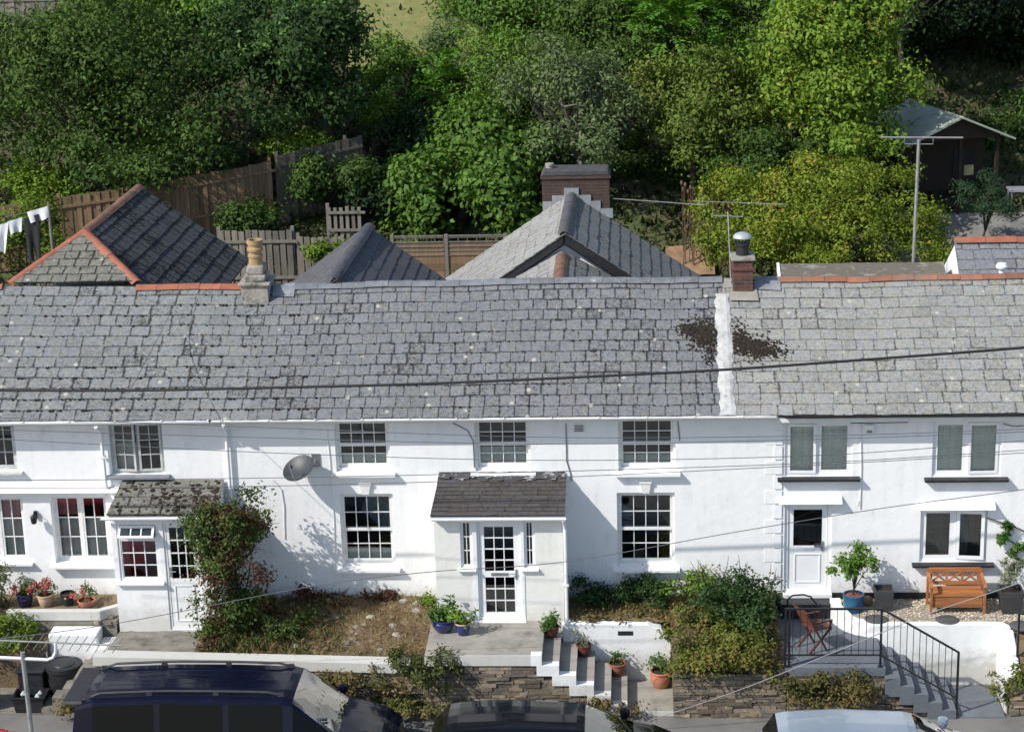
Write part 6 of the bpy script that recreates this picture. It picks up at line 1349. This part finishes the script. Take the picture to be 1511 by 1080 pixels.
# dry grass of the sunlit bank, upper left and lawn
# ================================================================== FRONT PLANTS
def shrub(name, label, ells, n, size, mat, seed, cat='shrub', z=None, group=None, stems=True, **k):
    cx, cy = ells[0][0], ells[0][1]; zb = z if z is not None else min(e[2]-e[5] for e in ells); t = thing(name, label, cat, (cx, cy, zb), group)
    c, C = foliage('crown', mat, t, ells, n, size, seed, **k)
    if stems: limbs('stems', BARK, t, (cx, cy, zb), [list(q) for q in C], seed, .03, 10, .3, .05)
    return t, C
L_RB = leafm('leaf_red_brown', (.05,.024,.016), (.11,.05,.028)); L_IVY = leafm('leaf_ivy_yellow', (.06,.085,.016), (.16,.18,.035), (.24,.15,.06), .14); L_WEED = leafm('leaf_dry_weed', (.09,.08,.028), (.20,.16,.06), (.28,.20,.10), .12)
e = [E(350,765,42,42,-1.25), E(335,800,48,55,-1.3), E(345,850,50,52,-1.35), E(342,905,42,42,-1.45), E(330,945,35,25,-1.7), E(385,745,22,18,-1.0)]
t, C = shrub('climbing_shrub', 'tall mixed red brown and green shrub beside the mossy porch', e, 7600, .08, leafm('leaf_rose_green', (.03,.06,.015), (.10,.15,.03)), 41, z=-.45, clump=.2, shell=.55)
foliage('dark_leaves', L_RB, t, e[:5], 4600, .08, 42, clump=.2, shell=.7)
m = MB(); rng = random.Random(7)
for k in range(16):
    q = C[rng.randrange(len(C))]; q2 = Vector(q)+Vector((rng.uniform(-.2,.35), rng.uniform(-.2,.1), rng.uniform(.1,.4))); m.tube([q, Vector(q).lerp(q2,.5)+Vector((.03,0,.03)), q2], [.008,.006,.003], 4)
m.build('twigs', BARK, t)['kind'] = 'stuff'
t, C = shrub('evergreen_shrub', 'dense dark evergreen shrub left of the folding chair', [E(1088,905,56,48,-1.3), E(1055,872,30,30,-1.0), E(1122,878,38,40,-1.1), E(1092,852,30,26,-1.0), E(1112,940,40,28,-1.6), E(1045,915,28,25,-1.4)], 5600, .078, leafm('leaf_evergreen', (.02,.05,.016), (.065,.12,.035)), 43, z=-.3, clump=.2, shell=.65)
m = MB()
for k in range(26):
    x = rng.uniform(1020, 1150); a = Vector(aY(x, rng.uniform(850, 870), -1.1)); b_ = a+Vector((rng.uniform(-.2,.15), 0, rng.uniform(.15,.45))); m.tube([a, a.lerp(b_,.5)+Vector((.02,0,0)), b_], [.008,.006,.003], 4)
m.build('twigs', BARK, t)['kind'] = 'stuff'
shrub('ivy', 'yellowing ivy tumbling over the stone wall beside the foot of the central steps', [E(1015,950,32,34,-2.35), E(1050,975,52,26,-2.5), E(1115,975,42,26,-2.5), E(1000,905,28,18,-1.2), E(1085,955,50,25,-2.2), E(990,918,16,20,-1.15), E(1135,985,28,16,-2.55), E(1005,975,24,20,-2.5), E(1035,925,35,22,-1.6)], 8200, .075, L_IVY, 44, cat='ivy', z=-.5, clump=.16, shell=.6)
for k, (lb, el, n, mt) in enumerate((
    ('dark shaded shrub against the wall right of the central porch', [E(870,882,32,24,-.35,.6), E(905,878,30,24,-.35,.6)], 1900, LF_D),
    ('dark green shrub under the right lower sash window', [E(945,875,36,24,-.35,.6), E(965,868,26,20,-.3,.6)], 1700, LF_D),
    ('pale yellow green shrub between the right lower sash window and the evergreen shrub', [E(1012,866,34,18,-.4,.6), E(1040,860,26,16,-.35,.6)], 1500, L_YEL),
    ('yellow green weed at the left foot of the central porch', [E(632,895,14,22,-.35,.6)], 420, L_YEL),
    ('dark weeds along the wall under the left lower sash window', [E(560,880,35,10,-.2,.5), E(500,888,45,12,-.25,.5), E(450,893,40,16,-.3,.5)], 1500, L_RB),
    ('big olive weed clump hanging over the end of the white coping', [E(628,985,42,30,-2.75), E(650,1000,35,22,-2.8), E(600,1000,35,20,-2.8)], 2200, leafm('leaf_olive_weed', (.05,.07,.02), (.12,.13,.04), (.2,.13,.06), .1)),
    ('dry trailing weeds along the white coping behind the dark people carrier', [E(470,1000,40,12,-2.8), E(530,1002,45,14,-2.8), E(570,1015,35,16,-2.82), E(500,1015,40,12,-2.82)], 1700, L_WEED),
    ('green and brown weeds at the pavement edge in front of the people carrier', [E(585,1045,42,14,-2.95), E(625,1040,35,16,-2.95), E(560,1040,25,10,-2.9)], 1500, leafm('leaf_pavement_weed', (.06,.085,.02), (.16,.17,.05), (.28,.18,.08), .15)),
    ('dry weeds at the foot of the central steps stringer', [E(885,1045,30,12,-2.9), E(915,1052,22,9,-2.95), E(850,1038,20,8,-2.9)], 900, L_WEED),
    ('brown weeds hanging below the grey platform', [E(1200,1012,40,20,-2.74), E(1250,1012,45,22,-2.74), E(1290,1018,25,18,-2.74), E(1170,1008,28,18,-2.72), E(1225,1025,60,14,-2.76)], 4200, leafm('leaf_brown_ivy', (.055,.06,.018), (.13,.12,.04), (.2,.12,.06), .15)),
    ('dry ivy on the wall at the right edge beside the grey slab', [E(1492,1012,24,26,-2.55), E(1508,1035,20,18,-2.7)], 900, L_IVY),
    ('pale weeds on the pavement beside the recycling box', [E(100,1048,22,9,-2.9)], 420, L_WEED),
    ('variegated shrub at the left edge above the raised bed', [E(10,870,32,36,-.6), E(-20,900,40,35,-.7)], 1700, leafm('leaf_variegated', (.06,.085,.03), (.2,.22,.10))),
    ('yellow green shrub overhanging the black bins', [E(28,930,42,20,-1.4), E(0,945,45,28,-1.5)], 2600, leafm('leaf_lime_shrub', (.07,.12,.015), (.20,.27,.035))),
    ('green weeds in the shade right of the tall red brown shrub', [E(385,945,48,16,-1.9), E(430,925,45,14,-1.6), E(370,915,40,18,-1.4)], 2300, leafm('leaf_shade_weed', (.03,.055,.014), (.09,.12,.03))),
    ('low green weeds on the bank edge above the white retaining wall', [E(900,912,60,5,-.95,.3), E(960,905,35,7,-.8,.4)], 900, L_WEED))):
    shrub('ivy' if 'ivy' in lb else 'weeds' if 'weed' in lb else 'shrub', lb, el, n, .07, mt, 60+k, cat='ivy' if 'ivy' in lb else 'weeds' if 'weed' in lb else 'shrub', clump=.14, shell=.45, stems='weed' not in lb)
t, C = shrub('wall_climber', 'trained green climber with bare stems on the wall above the right edge', [E(1470,767,16,5,-.06,.3), E(1497,777,16,6,-.06,.3), E(1485,795,14,5,-.06,.3), E(1505,806,14,6,-.06,.3), E(1490,818,14,5,-.06,.3), E(1512,830,10,6,-.06,.3)], 620, .08, LF_G, 91, cat='climber', z=-.2, clump=.07, shell=.3, stems=False)
m = MB()
for pts in ([(1530,900),(1526,790),(1495,776),(1456,764)], [(1528,830),(1505,806),(1476,790)], [(1527,850),(1510,830),(1483,815)]): m.tube([tuple(aY(x, y, -.03)) for x, y in pts], .012, 6)
m.build('stems', BARK, t)
# dry grass on the front banks
def blades(name, mat, n, fx, seed, size=.11, width=.12):
    rng = np.random.default_rng(seed); P = []
    while len(P) < n: 
        q = fx(rng)
        if q is not None: P.append(q)
    P = np.array(P); A = unit(rng.normal(size=(n, 3))*.75+np.array([0, -.15, .7])); o = leafmesh(name, mat, None, P, unit(rng.normal(size=(n, 3))), A, size*(.5+rng.random(n)), width); o['kind'] = 'stuff'; return o
def fx(r):
    x, y = r.uniform(-5.9, -1.55), r.uniform(-2.4, -.03); return (x, y, zg(x, y)-.01)
blades('dry_grass', leafm('straw', (.16,.11,.045), (.34,.25,.13), (.12,.14,.04), .1, .8), 9000, fx, 1)
def fx(r):
    x, y = r.uniform(-5.9, -3.2), r.uniform(-2.4, -.03); return (x, y, zg(x, y)-.01) if r.random() > (x+5.9)/3.2 else None
blades('dry_tufts', leafm('straw_tall', (.15,.10,.045), (.30,.22,.11), (.16,.17,.05), .15, .8), 1500, lambda r: fx(r) if math.sin(r.uniform(0, 1)) < 2 else None, 9, .22, .07)
blades('green_grass', leafm('weed_grass', (.03,.055,.014), (.09,.13,.03)), 5000, fx, 2, .12, .2)
def fx(r):
    x, y = r.uniform(1.0, 5.0), r.uniform(-2.6, -.03)
    if y < -1.0 and x < 3.0: return None
    return (x, y, (-.12+.05*math.sin(x*4)*math.cos(y*5)-.05*(-y)) if y > -1.09 else (-.17+(y+1.1)*.22+.04*math.sin(x*5)))
blades('dry_grass', leafm('straw_green', (.13,.10,.04), (.28,.21,.10), (.10,.14,.04), .25, .8), 6500, fx, 3)
rng = random.Random(12); m = MB()
for k in range(80):
    x, y = rng.uniform(-5.2, -1.6), rng.choice([rng.uniform(-.35, -.05), rng.uniform(-2.2, -.2)]); r = rng.uniform(.03, .10); z = zg(x, y)
    m.M = Matrix.Translation((x, y, z)) @ Matrix.Rotation(rng.uniform(0, 6), 4, 'Z'); m.lathe([(r*.7,-r*.4),(r*1.1,0),(r*.8,r*.35),(r*.2,r*.45)], (0, 0, 0), 6)
structure(m, 'rubble', pm('pale_rubble', (.34,.31,.26), (.2,.18,.15), 6, .9, bump=.4, island=.3), 'stuff')
